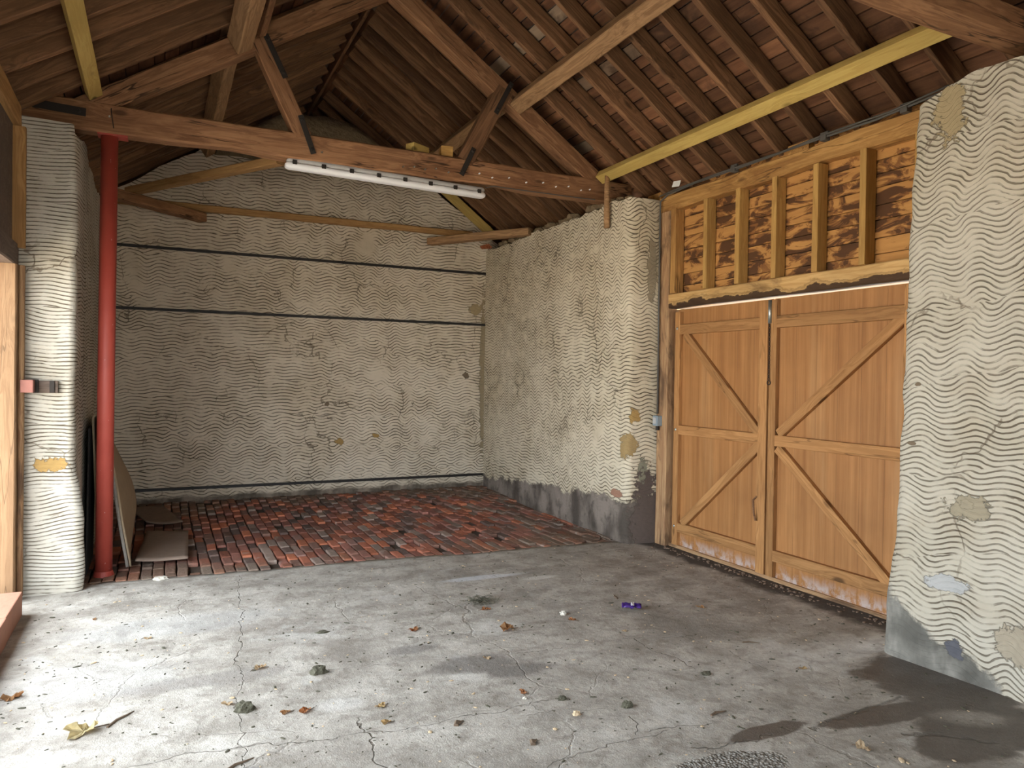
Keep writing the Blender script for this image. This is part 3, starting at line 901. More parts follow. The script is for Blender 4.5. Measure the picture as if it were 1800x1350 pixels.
FY = TY - .092
strap((.74, FY - .002, 4.26), (.90, FY - .002, 3.94))
strap((1.02, FY - .002, 3.66), (1.13, FY, 3.36))
strap((2.93, FY - .002, 4.28), (2.77, FY - .002, 3.97))
strap((2.56, FY - .002, 3.62), (2.44, FY, 3.36))
strap((-.86, FY - .002, 3.44), (-.50, FY - .002, 3.425), .06)
# wrought nails and staples along the beam
rn = random.Random(4)
for k in range(16):
    x = [2.62, 2.75, 2.92, 3.1, 3.28, 3.42, 3.56, 3.70, 3.80, 2.0, 2.1, 2.2, 2.32, 1.9, 1.2, -.35][k]
    z = 3.41 + rn.uniform(-.05, .02) if k > 8 else 3.40 - .02 * (k % 2)
    bm = bmesh.new(); bmesh.ops.create_cone(bm, cap_ends=True, segments=8, radius1=.007, radius2=.006, depth=.02, matrix=Matrix.Rotation(PI / 2, 4, 'X'))
    o = obj('nail', bm, mat_white_plastic if k < 9 else mat_galv); place(o, Matrix.Translation((x, TY - .082, z)), tr)
# wire tied round the left end of the beam
ring = [(-.33 + .01 * math.sin(k), TY + .092 * math.cos(a), 3.415 + .125 * math.sin(a)) for k, a in enumerate([2 * PI * k / 12 for k in range(13)])]
o = obj('tie_wire', tube_bm([Vector(p) - Vector((-.33, TY, 3.4)) for p in ring], .004, 6), mat_iron); place(o, Matrix.Translation((-.33, TY, 3.4)), tr)

# the next truss, only a corner of its tie beam in view
timber('tie_beam', (-.9, 2.28, 3.34), (4.28, 2.28, 3.34), .15, .15, mat_beam, label='brown tie beam of the nearest truss, high at the top right corner', cat='beam', jit=.01, bev=.012, wane=.03)

# purlins
aR, aL = math.atan(SR), math.atan(SL)
nR, nL = Vector((math.sin(aR), 0, math.cos(aR))), Vector((-math.sin(aL), 0, math.cos(aL)))


def under(side, x, off):
    """point off metres below the rafter undersides at x"""
    n = nR if side > 0 else nL
    return Vector((x, 0, zr(x) if side > 0 else zl(x))) - n * off


def purlin(side, x, y0, y1, w_, h_, mat, label, name='purlin', off=None, **kw):
    p = under(side, x, off if off is not None else h_ / 2 + .010)
    return timber(name, (p.x, y0, p.z), (p.x, y1, p.z), w_, h_, mat, upv=nR if side > 0 else nL, label=label, cat='purlin', **kw)


purlin(1, 3.05, 6.175, 1.9, .135, .155, mat_purlin, 'thick grainy purlin on the right roof slope running from the truss towards the camera', jit=.006, wane=.02)
purlin(1, 2.98, 6.37, 9.3, .13, .15, mat_purlin, 'brown purlin on the right roof slope behind the truss', jit=.006, wane=.02)
purlin(-1, .50, 6.175, 1.9, .135, .155, mat_purlin, 'thick grainy purlin on the left roof slope running from the truss towards the camera', jit=.006, wane=.02)
p_ = under(-1, .66, .06)
timber('packing_timber', (p_.x, 6.175, p_.z), (p_.x, 3.6, p_.z), .06, .11, mat_beam, upv=nL, label='narrow dark timber lying against the right side of the left purlin', cat='timber', jit=.006)
purlin(-1, .42, 6.37, 9.3, .12, .15, mat_purlin, 'brown purlin on the left roof slope behind the truss', jit=.006, wane=.02)
purlin(1, 3.93, 6.16, 2.40, .105, .075, mat_yellow, 'new yellow pine timber fixed under the right rafters above the double doors', name='yellow_purlin', jit=.001, bev=.003)
purlin(-1, -.47, 6.16, 2.2, .10, .06, mat_yellow, 'new yellow pine timber fixed under the left rafters', name='yellow_purlin', jit=.001, bev=.003)

# offcuts lying on the tie beam
for (x, w_, rz, mt, lb) in ((2.06, .20, .5, mat_yellow, 'bright yellow wood offcut lying on the tie beam, the larger and left one of two'), (2.33, .11, -.15, mat_stud, 'olive brown wood offcut standing on the tie beam right of the yellow one')):
    bm = box_bm(w_, .10, .075 if w_ > .15 else .10, .004)
    o = obj('wood_offcut', bm, mt); o.location = (x, TY + .02, 3.522 + (.0375 if w_ > .15 else .05)); o.rotation_euler = (0, 0, rz); tag(o, lb, 'offcut', 'wood offcuts on the tie beam')

# tube light
tl = thing('tube_light', (1.82, TY - .02, 3.3), 'long white fluorescent tube light fixed under the tie beam', 'light')
XA, XB = .915, 2.70
Lt = XB - XA


def capsule_bm(L, w_, h_, zc):
    bm = bmesh.new(); n = 14; prof = []
    for k in range(n):
        a = 2 * PI * k / n; prof.append((w_ / 2 * math.copysign(abs(math.cos(a)) ** .6, math.cos(a)), h_ / 2 * math.copysign(abs(math.sin(a)) ** .6, math.sin(a))))
    rings = []
    for x, s_ in ((-L / 2, .55), (-L / 2 + .012, .85), (-L / 2 + .03, 1), (L / 2 - .03, 1), (L / 2 - .012, .85), (L / 2, .55)):
        rings.append([bm.verts.new((x, y * s_, zc + z * s_)) for y, z in prof])
    for a, b in zip(rings, rings[1:]):
        for k in range(n):
            f = bm.faces.new((a[k], a[(k + 1) % n], b[(k + 1) % n], b[k])); f.smooth = True
    bm.faces.new(list(reversed(rings[0]))); bm.faces.new(rings[-1]); bmesh.ops.recalc_face_normals(bm, faces=bm.faces)
    return bm


rotl = Matrix.Translation(((XA + XB) / 2, TY - .02, 3.295)) @ Matrix.Rotation(.022, 4, 'Y')
o = obj('housing', capsule_bm(Lt - .02, .085, .05, -.012), mat_grey_plastic); place(o, rotl, tl)
o = obj('diffuser', capsule_bm(Lt, .10, .055, -.058), mat_white_plastic); place(o, rotl, tl); o['label'] = 'white diffuser cover'
for k in range(8):
    bm = box_bm(.036, .108, .036, .004); o = obj('clip', bm, mat_iron)
    place(o, rotl @ Matrix.Translation((-Lt / 2 + .07 + k * (Lt - .14) / 7, 0, -.034)), tl)
o = obj('cable', tube_bm([(Lt / 2 - .02, -.062, -.0), (Lt / 2 + .06, -.064, .028), (Lt / 2 + .4, -.0635, .035), (Lt / 2 + 1.0, -.0635, .05), (Lt / 2 + 1.16, -.064, .058)], .005, 6), mat_cable); place(o, rotl, tl)

# red post
post = thing('steel_post', (-.365, TY, 0), 'red painted round steel post holding up the left end of the tie beam', 'post')
bm = tube_bm([(-.365, TY, .03), (-.36, TY, 1.6), (-.352, TY, 3.30)], .058, 28); o = obj('shaft', bm, mat_red, smooth=True)
place(o, Matrix.Identity(4), post)
bm = bmesh.new(); bmesh.ops.create_cone(bm, cap_ends=True, segments=28, radius1=.072, radius2=.062, depth=.045, matrix=Matrix.Translation((-.365, TY, .02)))
o = obj('base_collar', bm, mat_red, smooth=False); place(o, Matrix.Identity(4), post)
bm = box_bm(.20, .12, .012, .002); o = obj('head_plate', bm, mat_red); place(o, Matrix.Translation((-.33, TY, 3.301)), post)

# dark rails along the back wall
for z, lb in ((2.93, 'topmost thin dark rail running along the back wall'), (2.24, 'middle thin dark rail running along the back wall'), (.215, 'lowest dark rail along the back wall just above the bricks')):
    bm = box_bm(4.5, .03, .03, .004); o = obj('wall_rail', bm, mat_rail); o.location = (1.72, 9.125, z)
    tag(o, lb, 'rail', 'rails on the back wall')

# timbers in the back corners
timber('back_wall_timber', (-.45, 9.105, 3.41), (3.75, 9.105, 3.435), .07, .075, mat_brace, label='long brown timber fixed level along the back wall above the rails', cat='timber', jit=.006)
timber('corner_tie', (-.48, 8.18, 3.29), (.42, 9.00, 3.285), .13, .10, mat_beam, label='short dark tie timber across the back left corner', cat='timber', jit=.005)
timber('corner_tie', (3.95, 7.76, 3.27), (3.10, 8.93, 3.255), .13, .085, mat_purlin, label='short brown tie timber across the back right corner', cat='timber', jit=.005)
timber('dragon_brace', (-.30, 8.50, 3.385), (.90, 6.40, 3.33), .09, .075, mat_brace, label='light brown brace running from the back left corner tie to the tie beam', cat='brace', jit=.002)

# broken orange tiles in the hole at the top of the back right corner
bm = bmesh.new()
for k in range(5):
    box_bm(.05, .07, .012, .003, bm, mtx=Matrix.Translation((3.86 + .018 * k, 9.00 - .02 * k, 3.262 + .003 * k)) @ Matrix.Rotation(.75, 4, 'Y') @ Matrix.Rotation(.3 * k, 4, 'Z'))
tag(obj('broken_tile_packing', bm, mat_orange), 'broken orange tiles packed into the wall top in the back right corner', 'tiles', kind='stuff')
# loose rubble along the top of the right wall
bm = bmesh.new(); rr = random.Random(8)
for k in range(46):
    y = 5.8 + 3.1 * rr.random(); s_ = rr.uniform(.03, .075)
    bmesh.ops.create_icosphere(bm, subdivisions=1, radius=1, matrix=Matrix.Translation((3.99 + .08 * rr.random() + .02, y, 3.25 + s_ * .5 - .05 * max(0, 6 - y))) @ Matrix.Rotation(rr.random() * 3, 4, 'Z') @ Matrix.Diagonal((s_, s_ * 1.3, s_ * .7, 1)))
tag(obj('wall_top_rubble', bm, mat_rubble), 'bits of brick and rubble along the top of the right wall', 'rubble', kind='stuff')

# round peg in front of the beam end
pg = obj('wooden_peg', tube_bm([(0, 0, .25), (.004, .002, .1), (0, 0, -.05), (.005, 0, -.26)], [.024, .027, .028, .03], 12), mat_purlin, smooth=True)
pg.location = (3.885, 6.02, 3.26); tag(pg, 'round wooden peg hanging at the right end of the tie beam', 'peg')

# ------------------------------------------------------------------ timber wall over the double doors
DX = 4.25
timber('wall_plate', (4.30, 5.64, 3.175), (4.30, 2.72, 3.175), .14, .145, mat_plate, label='rough sawn orange wall plate above the studs over the double doors', cat='wall plate', jit=.012, wane=.03)
timber('door_lintel', (4.285, 5.60, 2.265), (4.285, 2.72, 2.265), .10, .135, mat_lintel, label='water-stained lintel timber directly above the double doors', cat='lintel', jit=.005)
sy = [5.42, 4.985, 4.595, 4.20, 3.81, 3.415, 3.02]
for i, y in enumerate(sy):
    lb = 'upright stud over the double doors, %s from the left' % ORD[i + 1] if i else 'wide brown upright stud over the double doors, at the far left end'
    timber('wall_stud', (4.27, y, 3.105), (4.27, y, 2.332), .05 if i else .07, .10, mat_stud if i else mat_plate, upv=(1, 0, 0), label=lb, cat='stud', group='studs over the double doors', jit=.002, bev=.003)
bm = bmesh.new(); lay = bm.loops.layers.color.new('tone'); z = 2.2; rr = random.Random(12)
while z < 3.24:
    h_ = rr.uniform(.085, .125); b0 = set(bm.faces)
    box_bm(.022, 3.2, h_ - .004, .003, bm, mtx=Matrix.Translation((4.335 + rr.uniform(0, .006), 4.2, z + h_ / 2)) @ Matrix.Rotation(.08, 4, 'Y'))
    c = (rr.random(), rr.random(), rr.random(), 1)
    for f in set(bm.faces) - b0:
        for l in f.loops: l[lay] = c
    z += h_
tag(obj('wall_boarding', bm, mat_boards), 'water-stained horizontal boarding behind the studs over the double doors', 'boarding', kind='structure')
plain_box('wall_boarding_backing', (4.365, 2.6, 2.22), (4.62, 5.9, 3.0), mat_outer, 'outer cladding behind the stained boarding')

# left frame post with the flaking, and the narrow right one
timber('door_jamb', (4.285, 5.56, 0.0), (4.285, 5.56, 3.10), .15, .11, mat_post_wood, upv=(1, 0, 0), label='dark stained jamb post left of the double doors', cat='door jamb', jit=.008)
timber('door_jamb', (4.33, 3.00, 0.0), (4.33, 3.00, 2.20), .10, .10, mat_post_wood, upv=(1, 0, 0), label='jamb post right of the double doors, behind the near wall', cat='door jamb', jit=.004)

timber('door_stop', (4.352, 5.46, 0.02), (4.352, 5.46, 2.19), .17, .045, mat_post_wood, upv=(1, 0, 0), label='dark stop strip between the left door leaf and its jamb post', cat='door stop', jit=.002)
# doors
def leaf(name, y0, y1, label, braces, mir):
    """y0 = hinge-side (far/near) limits of one door leaf"""
    d = thing(name, (4.30, (y0 + y1) / 2, 0.0), label, 'door', kind='structure')
    ya, yb = min(y0, y1), max(y0, y1); yc = (ya + yb) / 2
    b = box_bm(.018, yb - ya, 2.172, .002); o = obj('panel', b, mat_door)
    for v in o.data.vertices: v.co.z += 1.086 + .012
    place(o, Matrix.Translation((4.318, yc, 0)), d)

    def fr(nm, p0, p1, w_, t=.046, x=4.294):
        pp0, pp1 = (x, *p0), (x, *p1)
        return timber(nm, pp0, pp1, w_, t, mat_door_frame, d, upv=(-1, 0, 0), jit=.001, bev=.003)
    for z, w_ in ((2.00, .09), (1.085, .085), (.195, .085)):
        fr('rail', (ya + .05, z), (yb - .05, z), w_)
    for a, b_ in braces: fr('brace', a, b_, .075, .044, 4.2935)
    return d, fr


tag(timber('threshold', (4.33, 5.6, .0), (4.33, 2.75, .0), .10, .05, mat_post_wood, jit=.004), 'dark timber threshold strip under the double doors', 'threshold')
d1, fr1 = leaf('door_1', 4.27, 5.43, 'left leaf of the orange-brown double doors, with braces meeting at its right edge',
               [((5.30, 1.955), (4.36, 1.11)), ((4.36, 1.045), (5.30, .235))], 1)
fr1('stile', (5.395, .03), (5.395, 2.16), .07, .05)
fr1('stile', (4.335, .03), (4.335, 2.17), .09, .05)
d2, fr2 = leaf('door_2', 3.06, 4.255, 'right leaf of the orange-brown double doors, with braces meeting at its left edge',
               [((3.14, 1.965), (4.17, 1.14)), ((4.18, 1.03), (3.20, .23))], -1)
fr2('stile', (4.235, .03), (4.235, 2.17), .07, .05)
fr2('stile', (3.095, .03), (3.095, 2.17), .07, .05)
for dd, pts in ((d1, [(5.40, 2.01), (5.40, 1.085), (5.40, .2)]), (d2, [(3.10, 2.005), (3.10, 1.085)])):
    for (y, z) in pts:
        bm = bmesh.new(); bmesh.ops.create_uvsphere(bm, u_segments=12, v_segments=8, radius=.013, matrix=Matrix.Diagonal((.6, 1, 1, 1)))
        bmesh.ops.create_cone(bm, cap_ends=True, segments=16, radius1=.021, radius2=.021, depth=.004, matrix=Matrix.Translation((.004, 0, 0)) @ Matrix.Rotation(PI / 2, 4, 'Y'))
        o = obj('bolt', bm, mat_galv); place(o, Matrix.Translation((4.270, y, z)), dd)
# sliding bolt tube with its chain and pull ring, on the right leaf's meeting stile
o = obj('bolt_tube', tube_bm([(0, 0, .09), (0, 0, -.09)], .014, 14), mat_galv, smooth=True); place(o, Matrix.Translation((4.262, 4.262, 2.08)), d1)
bm = bmesh.new()


def torus(bm, mtx, R1, r1, n=12, m_=6, sx=1.0):
    V = [[bm.verts.new(mtx @ Vector(((R1 + r1 * math.cos(b)) * math.cos(a) * sx, (R1 + r1 * math.cos(b)) * math.sin(a), r1 * math.sin(b)))) for b in [2 * PI * k / m_ for k in range(m_)]] for a in [2 * PI * k / n for k in range(n)]]
    for i in range(n):
        for k in range(m_): bm.faces.new((V[i][k], V[(i + 1) % n][k], V[(i + 1) % n][(k + 1) % m_], V[i][(k + 1) % m_]))


for k in range(24):
    mt = Matrix.Translation((0, 0, -.018 * k)) @ Matrix.Rotation(PI / 2 * (k % 2) + .3, 4, 'Z') @ Matrix.Rotation(PI / 2, 4, 'X')
    torus(bm, mt @ Matrix.Diagonal((.65, 1, 1, 1)), .010, .0025)
o = obj('chain', bm, mat_iron); place(o, Matrix.Translation((4.262, 4.262, 1.975)), d1)
bm = bmesh.new(); torus(bm, Matrix.Rotation(PI / 2, 4, 'Y'), .016, .0035, 18, 8)
o = obj('pull_ring', bm, mat_iron); place(o, Matrix.Translation((4.262, 4.262, 1.53)), d1)
# curved brown strip low on the left leaf
o = obj('curved_strip', tube_bm([(0, 0, .13), (-.025, .012, .10), (-.03, .0, .0), (-.02, -.012, -.06)], .008, 8), mat_strut); place(o, Matrix.Translation((4.272, 4.375, .50)), d1)

# cables along the plate, dropping to a switch
cab = obj('power_cable', tube_bm([(4.19, 2.80, 3.285), (4.2, 3.3, 3.262), (4.2, 3.9, 3.268), (4.205, 4.5, 3.262), (4.21, 5.1, 3.268), (4.215, 5.5, 3.25), (4.20, 5.59, 3.20), (4.205, 5.598, 3.0), (4.21, 5.60, 2.2), (4.215, 5.60, 1.22)], .009, 8), mat_cable, smooth=True)
tag(cab, 'grey power cable running along the wall plate and down to the switch', 'cable')
cab = obj('power_cable', tube_bm([(4.17, 2.80, 3.30), (4.185, 3.2, 3.275), (4.19, 3.7, 3.28), (4.185, 4.1, 3.262), (4.19, 4.8, 3.272), (4.19, 5.4, 3.262), (4.16, 5.55, 3.235)], .007, 8), mat_cable, smooth=True)
tag(cab, 'thinner grey cable lying beside the power cable on the wall plate', 'cable')
for y, lb in ((3.10, 'nearest the camera'), (3.72, 'above the fifth stud'), (4.62, 'above the third stud')):
    bm = box_bm(.05, .05, .045, .006); box_bm(.02, .07, .02, .004, bm, off=(0, 0, .03)); o = obj('cable_clip', bm, mat_cable); o.location = (4.205, y, 3.262)
    tag(o, 'grey cable clip on the wall plate, the one %s' % lb, 'clip', 'cable clips on the wall plate')
sw = thing('light_switch', (4.215, 5.59, 1.155), 'grey weatherproof switch box on the jamb left of the doors', 'switch')
o = obj('box', box_bm(.06, .075, .095, .008), mat_switch); place(o, Matrix.Translation((4.205, 5.585, 1.155)), sw)
o = obj('rocker', box_bm(.012, .044, .058, .004), mat_grey_plastic); place(o, Matrix.Translation((4.171, 5.585, 1.158)), sw)
o = obj('cable_gland', tube_bm([(0, 0, .012), (0, 0, -.03)], .016, 12), mat_iron); place(o, Matrix.Translation((4.205, 5.585, 1.097)), sw)

# wedges between the rafter feet, and a white card
for (y, lb) in ((4.02, 'orange wooden packing block on the wall plate between two rafter feet'), (5.78, 'brown wooden packing block on the wall plate near the wall corner')):
    o = obj('packing_block', box_bm(.06, .20, .07, .004), mat_plate); o.location = (4.30, y, 3.285); tag(o, lb, 'block', 'packing blocks on the wall plate')
bm = box_bm(.003, .11, .055); bm2 = None
o = obj('paper_tag', bm, mat_paper); o.location = (4.20, 5.36, 3.315); o.rotation_euler = (.15, .25, 0); tag(o, 'small white paper card stuck at the left end of the wall plate', 'card')

# ------------------------------------------------------------------ left opening
timber('wall_plate', (-.955, 5.89, 3.245), (-.955, -2.9, 3.245), .21, .15, mat_brace, label='wall plate timber above the open left doorway', cat='wall plate', jit=.006)
timber('plate_brace', (-.862, 5.862, 2.36), (-.862, 5.862, 3.165), .085, .055, mat_brace, upv=(0, 1, 0), label='thin upright timber beside the left pier above the doorway lintel', cat='post', jit=.003)
plain_box('wall_boarding_left', (-.95, -2.9, 2.38), (-.89, 5.83, 3.17), mat_grey_board, 'dark grey brown boarding above the left doorway', 'boarding')
timber('door_lintel', (-.965, 5.88, 2.315), (-.965, -.2, 2.315), .21, .15, mat_grey_board, label='dark lintel timber over the open left doorway', cat='lintel', jit=.004)
timber('door_jamb', (-1.0, 5.80, .02), (-1.0, 5.80, 2.24), .30, .10, mat_pale, upv=(0, 1, 0), label='pale timber jamb post of the left doorway', cat='door jamb', jit=.004)
timber('door_stop', (-.835, 5.85, .02), (-.835, 5.85, 2.24), .035, .06, mat_post_wood, upv=(0, 1, 0), label='thin brown door stop strip between the pale jamb and the pier', cat='door stop', jit=.002)
# terracotta doorstep
bm = bmesh.new()
for k in range(6):
    box_bm(.34, .545, .155, .006, bm, mtx=Matrix.Translation((-.935 + .004 * math.sin(k * 2.1), 5.20 - k * .55, .0725)))
tag(obj('doorstep', bm, mat_step), 'terracotta doorstep under the pale jamb at the left edge', 'doorstep')
# timber block with an iron clip built into the pier
bl = thing('wood_block', (-.75, 5.87, 1.43), 'short red brown wood block with an iron clip sticking out of the left pier', 'block')
o = obj('block', box_bm(.075, .12, .085, .006), flat('red_brown_wood', (.26, .11, .085), .8, bump=.003, scale=40, var=.3)); place(o, Matrix.Translation((-.795, 5.845, 1.435)), bl)
o = obj('back_plate', box_bm(.15, .03, .085, .006), mat_grey_board); place(o, Matrix.Translation((-.70, 5.885, 1.43)), bl)
o = obj('iron_clip', box_bm(.03, .012, .08, .003), mat_iron); place(o, Matrix.Translation((-.66, 5.866, 1.43)), bl)
o = obj('iron_clip', box_bm(.035, .012, .09, .003), mat_iron); place(o, Matrix.Translation((-.755, 5.862, 1.435)), bl)

# ------------------------------------------------------------------ folded carpet leaning on the left wall
cp = thing('folded_carpet', (-.3, 6.9, 0), 'folded beige carpet leaning against the left wall behind the red post', 'carpet')


def sheet_bm(fn, nu, nv, th):
    bm = bmesh.new(); A = [[None] * (nv + 1) for _ in range(nu + 1)]; B = [[None] * (nv + 1) for _ in range(nu + 1)]
    P = [[Vector(fn(i / nu, j / nv)) for j in range(nv + 1)] for i in range(nu + 1)]
    for i in range(nu + 1):
        for j in range(nv + 1):
            du = P[min(i + 1, nu)][j] - P[max(i - 1, 0)][j]; dv = P[i][min(j + 1, nv)] - P[i][max(j - 1, 0)]
            n = du.cross(dv).normalized()
            A[i][j] = bm.verts.new(P[i][j] + n * th / 2); B[i][j] = bm.verts.new(P[i][j] - n * th / 2)
    for i in range(nu):
        for j in range(nv):
            bm.faces.new((A[i][j], A[i + 1][j], A[i + 1][j + 1], A[i][j + 1])); bm.faces.new((B[i][j + 1], B[i + 1][j + 1], B[i + 1][j], B[i][j]))
    for i in range(nu):
        for j in (0, nv):
            bm.faces.new((A[i][j], B[i][j], B[i + 1][j], A[i + 1][j]))
    for j in range(nv):
        for i in (0, nu):
            bm.faces.new((A[i][j], A[i][j + 1], B[i][j + 1], B[i][j]))
    bmesh.ops.recalc_face_normals(bm, faces=bm.faces)
    for f in bm.faces: f.smooth = True
    return bm


def carpet(u, v):
    # u along the wall (front edge to back), v from the lower edge on the room side up over the fold and down the wall side
    y = 6.42 + .85 * u - .03 * math.sin(v * 3)
    zb = .02 + .30 * u ** 1.4; zt = 1.18 - .10 * u - .02 * math.sin(u * 7)
    if v < .52:
        t = v / .52; xx = -.19 - .22 * t ** 1.3 + .02 * u * math.sin(t * 4) - .012 * math.sin(t * 6 + u * 4); z = zb + (zt - zb) * t
        y += .10 * math.sin(t * PI) * u
    elif v < .60:
        a = (v - .52) / .08 * PI; xx = -.41 - .022 * (1 - math.cos(a)); z = zt + .03 * math.sin(a)
    else:
        t = (v - .60) / .40; xx = -.452 + .03 * t; z = zt - (zt - .35) * t
    return (xx, y, z)


o = obj('carpet_sheet', sheet_bm(carpet, 26, 60, .014), mat_carpet); place(o, Matrix.Identity(4), cp)


def pile(u, v):
    y = 6.41 + .80 * u - .05 * v
    t = v; zb = .02 + .30 * u ** 1.4; zt = 1.16 - .10 * u; z = zb + (zt - zb) * t
    xx = -.212 - .205 * t ** 1.3 - .012 * math.sin(t * 6 + u * 4)
    return (xx, y, z)


o = obj('grey_pile_layer', sheet_bm(pile, 20, 30, .02), mat_carpet_pile); place(o, Matrix.Identity(4), cp); o['label'] = 'speckled grey pile side showing at the folded edge'
# dark board standing behind it
bm = box_bm(.012, .60, 1.10, .002); o = obj('dark_board', bm, mat_dark); o.matrix_basis = Matrix.Translation((-.478, 6.62, .56)) @ Matrix.Rotation(.012, 4, 'Y')
tag(o, 'nearly black board standing against the left wall behind the folded carpet', 'board')

# flat boards on the bricks


def flat_sheet(name, corners, z, th, mat, label, cat, curl=.008):
    c = [Vector((*q, 0)) for q in corners]
    cen = sum(c, Vector()) / 4

    def fn(u, v):
        p = (c[0] * (1 - u) + c[1] * u) * (1 - v) + (c[3] * (1 - u) + c[2] * u) * v
        zz = curl * (abs(u - .5) * 2) ** 2 * (.5 + .5 * math.sin(v * 4 + 1)) + .006 * mnoise.noise(p * 4)
        return (p.x - cen.x, p.y - cen.y, zz + rise(p.y))
    o = obj(name, sheet_bm(fn, 12, 12, th), mat); o.location = (cen.x, cen.y, z)
    return tag(o, label, cat)


flat_sheet('cardboard_sheet', [(-.16, 6.50), (.22, 6.42), (.26, 7.55), (-.09, 7.66)], .038, .012, mat_card, 'flat faded brown cardboard sheet on the bricks beside the folded carpet', 'cardboard')
flat_sheet('cardboard_sheet', [(-.10, 7.95), (.22, 7.85), (.05, 8.75), (-.3, 8.75)], .05, .012, mat_card_dark, 'dark damp board lying on the bricks farther back towards the wall', 'board', .02)

# ------------------------------------------------------------------ things lying on the concrete
def leaf_bm(s, curl, seed, lobes=5):
    rr = random.Random(seed); bm = bmesh.new(); n = 22; rings = []
    for k in range(4):
        q = k / 3; row = []
        for i in range(n):
            a = 2 * PI * i / n; rad = (1 + .38 * abs(math.sin(a * lobes / 2)) - .3) * (1.25 if abs(a - PI) > 2.2 else .9)
            x, y = math.cos(a) * rad * q * s, math.sin(a) * rad * q * s * .72
            z = curl * s * (q ** 2) * (.35 + .4 * math.sin(a * 2 + seed)) + .12 * s * math.sin(a * 7 + seed) * q + .25 * s * mnoise.noise(Vector((x / s * 2.2 + seed, y / s * 2.2, 0)))
            row.append(bm.verts.new((x, y, z)) if k else None)
        rings.append(row)
    c = bm.verts.new((0, 0, 0))
    for i in range(n): bm.faces.new((c, rings[1][i], rings[1][(i + 1) % n]))
    for k in (1, 2):
        for i in range(n): bm.faces.new((rings[k][i], rings[k + 1][i], rings[k + 1][(i + 1) % n], rings[k][(i + 1) % n]))
    r = bmesh.ops.solidify(bm, geom=bm.faces[:], thickness=.0015)
    lo = min(v.co.z for v in bm.verts)
    for v in bm.verts: v.co.z -= lo
    return bm


def leaf_thing(x, y, s, mat, label, group='fallen leaves on the concrete', curl=.5, stem=True, rot=None):
    sd = int(abs(x * 1000 + y * 37)) % 97
    t = thing('fallen_leaf', (x, y, fl_z(x, y)), label, 'leaf', group); s *= .8; t.rotation_euler = (0, 0, R.uniform(0, 6.3) if rot is None else rot)
    o = obj('blade', leaf_bm(s, curl, sd), mat, t)
    if stem:
        obj('stem', tube_bm([(-s * .5, 0, s * .10), (-s * 1.0, .01, s * .13), (-s * 1.6, s * .15, s * .05)], s * .035 + .0006, 5), mat_twig, t)
    return t


def lump(name, x, y, sx, sy, sz, mat, label, cat, group, n=2, seed=1):
    bm = bmesh.new(); bmesh.ops.create_icosphere(bm, subdivisions=3, radius=1)
    for v in bm.verts:
        d = 1 + .45 * mnoise.noise(v.co * 1.9 + Vector((seed, 0, 0))) + .22 * mnoise.noise(v.co * 5 + Vector((seed, 3, 0)))
        v.co = Vector((v.co.x * sx * d, v.co.y * sy * d, max(-.25, v.co.z) * sz * d))
    lo = min(v.co.z for v in bm.verts)
    for v in bm.verts: v.co.z -= lo
    o = obj(name, bm, mat); o.location = (x, y, fl_z(x, y) - .002); return tag(o, label, cat, group)


leaf_thing(1.404, 4.241, .045, mat_leaf_orange, 'bright orange leaf in the middle of the floor')
leaf_thing(1.931, 4.015, .055, mat_leaf, 'crumpled brown leaf right of the bright orange leaf', curl=.9)
leaf_thing(1.96, 4.43, .040, mat_leaf_orange, 'orange brown leaf lying just in front of the dead grass tuft')
leaf_thing(-.278, 3.595, .078, mat_leaf_straw, 'large straw yellow crumpled leaf with a long stem at the lower left', curl=.7, rot=3.6)
leaf_thing(.482, 4.001, .040, mat_leaf_pale, 'pale brown curled leaf left of the larger dark mud clod')
leaf_thing(.535, 3.43, .030, mat_leaf, 'small tan leaf right of the mud clod near the lower left')
leaf_thing(.62, 3.41, .036, mat_leaf_orange, 'rusty leaf right of the small tan leaf')
leaf_thing(-.618, 4.101, .055, mat_leaf, 'brown leaf at the far left edge of the floor')
leaf_thing(2.679, 2.117, .036, mat_leaf_pale, 'curled tan leaf standing near the bottom edge at the right', curl=1.3)
leaf_thing(1.621, 3.186, .030, mat_leaf_orange, 'small orange leaf in the lower middle of the floor')
leaf_thing(.946, 3.321, .034, mat_leaf_yellow, 'pale orange leaf left of the lower middle of the floor')
leaf_thing(.927, 3.158, .028, mat_leaf_yellow, 'small straw leaf just below the pale orange leaf')
leaf_thing(3.326, 3.902, .035, mat_leaf, 'dark brown leaf nearest the double doors')
leaf_thing(3.135, 2.855, .026, mat_leaf_yellow, 'small olive yellow leaf near the wet patch')
leaf_thing(2.39, 4.02, .032, mat_leaf_orange, 'faded orange leaf below the pale stone')
leaf_thing(.30, 3.62, .030, mat_leaf_pale, 'small pale leaf above the mud clod at the lower left')
leaf_thing(2.58, 3.72, .024, mat_leaf_pale, 'pale leaf fragment below the purple wrapper')
leaf_thing(1.63, 3.66, .026, mat_leaf_pale, 'straw coloured leaf fragment in the dark stain')
leaf_thing(-.05, 4.72, .026, mat_leaf_pale, 'tiny pale leaf on the light patch at the left')
leaf_thing(-.35, 5.2, .022, mat_leaf, 'tiny red brown leaf near the doorstep')
lump('mud_clod', .756, 3.826, .042, .030, .030, mat_mud, 'dark mud clod, the larger of two at the lower left', 'mud clod', 'mud clods on the floor', seed=2)
lump('mud_clod', .365, 3.527, .040, .030, .030, mat_mud, 'dark mud clod nearer the camera at the lower left', 'mud clod', 'mud clods on the floor', seed=5)
lump('mud_clod', 2.005, 2.855, .028, .022, .022, mat_mud, 'round dark mud clod at the lower middle right', 'mud clod', 'mud clods on the floor', seed=9)
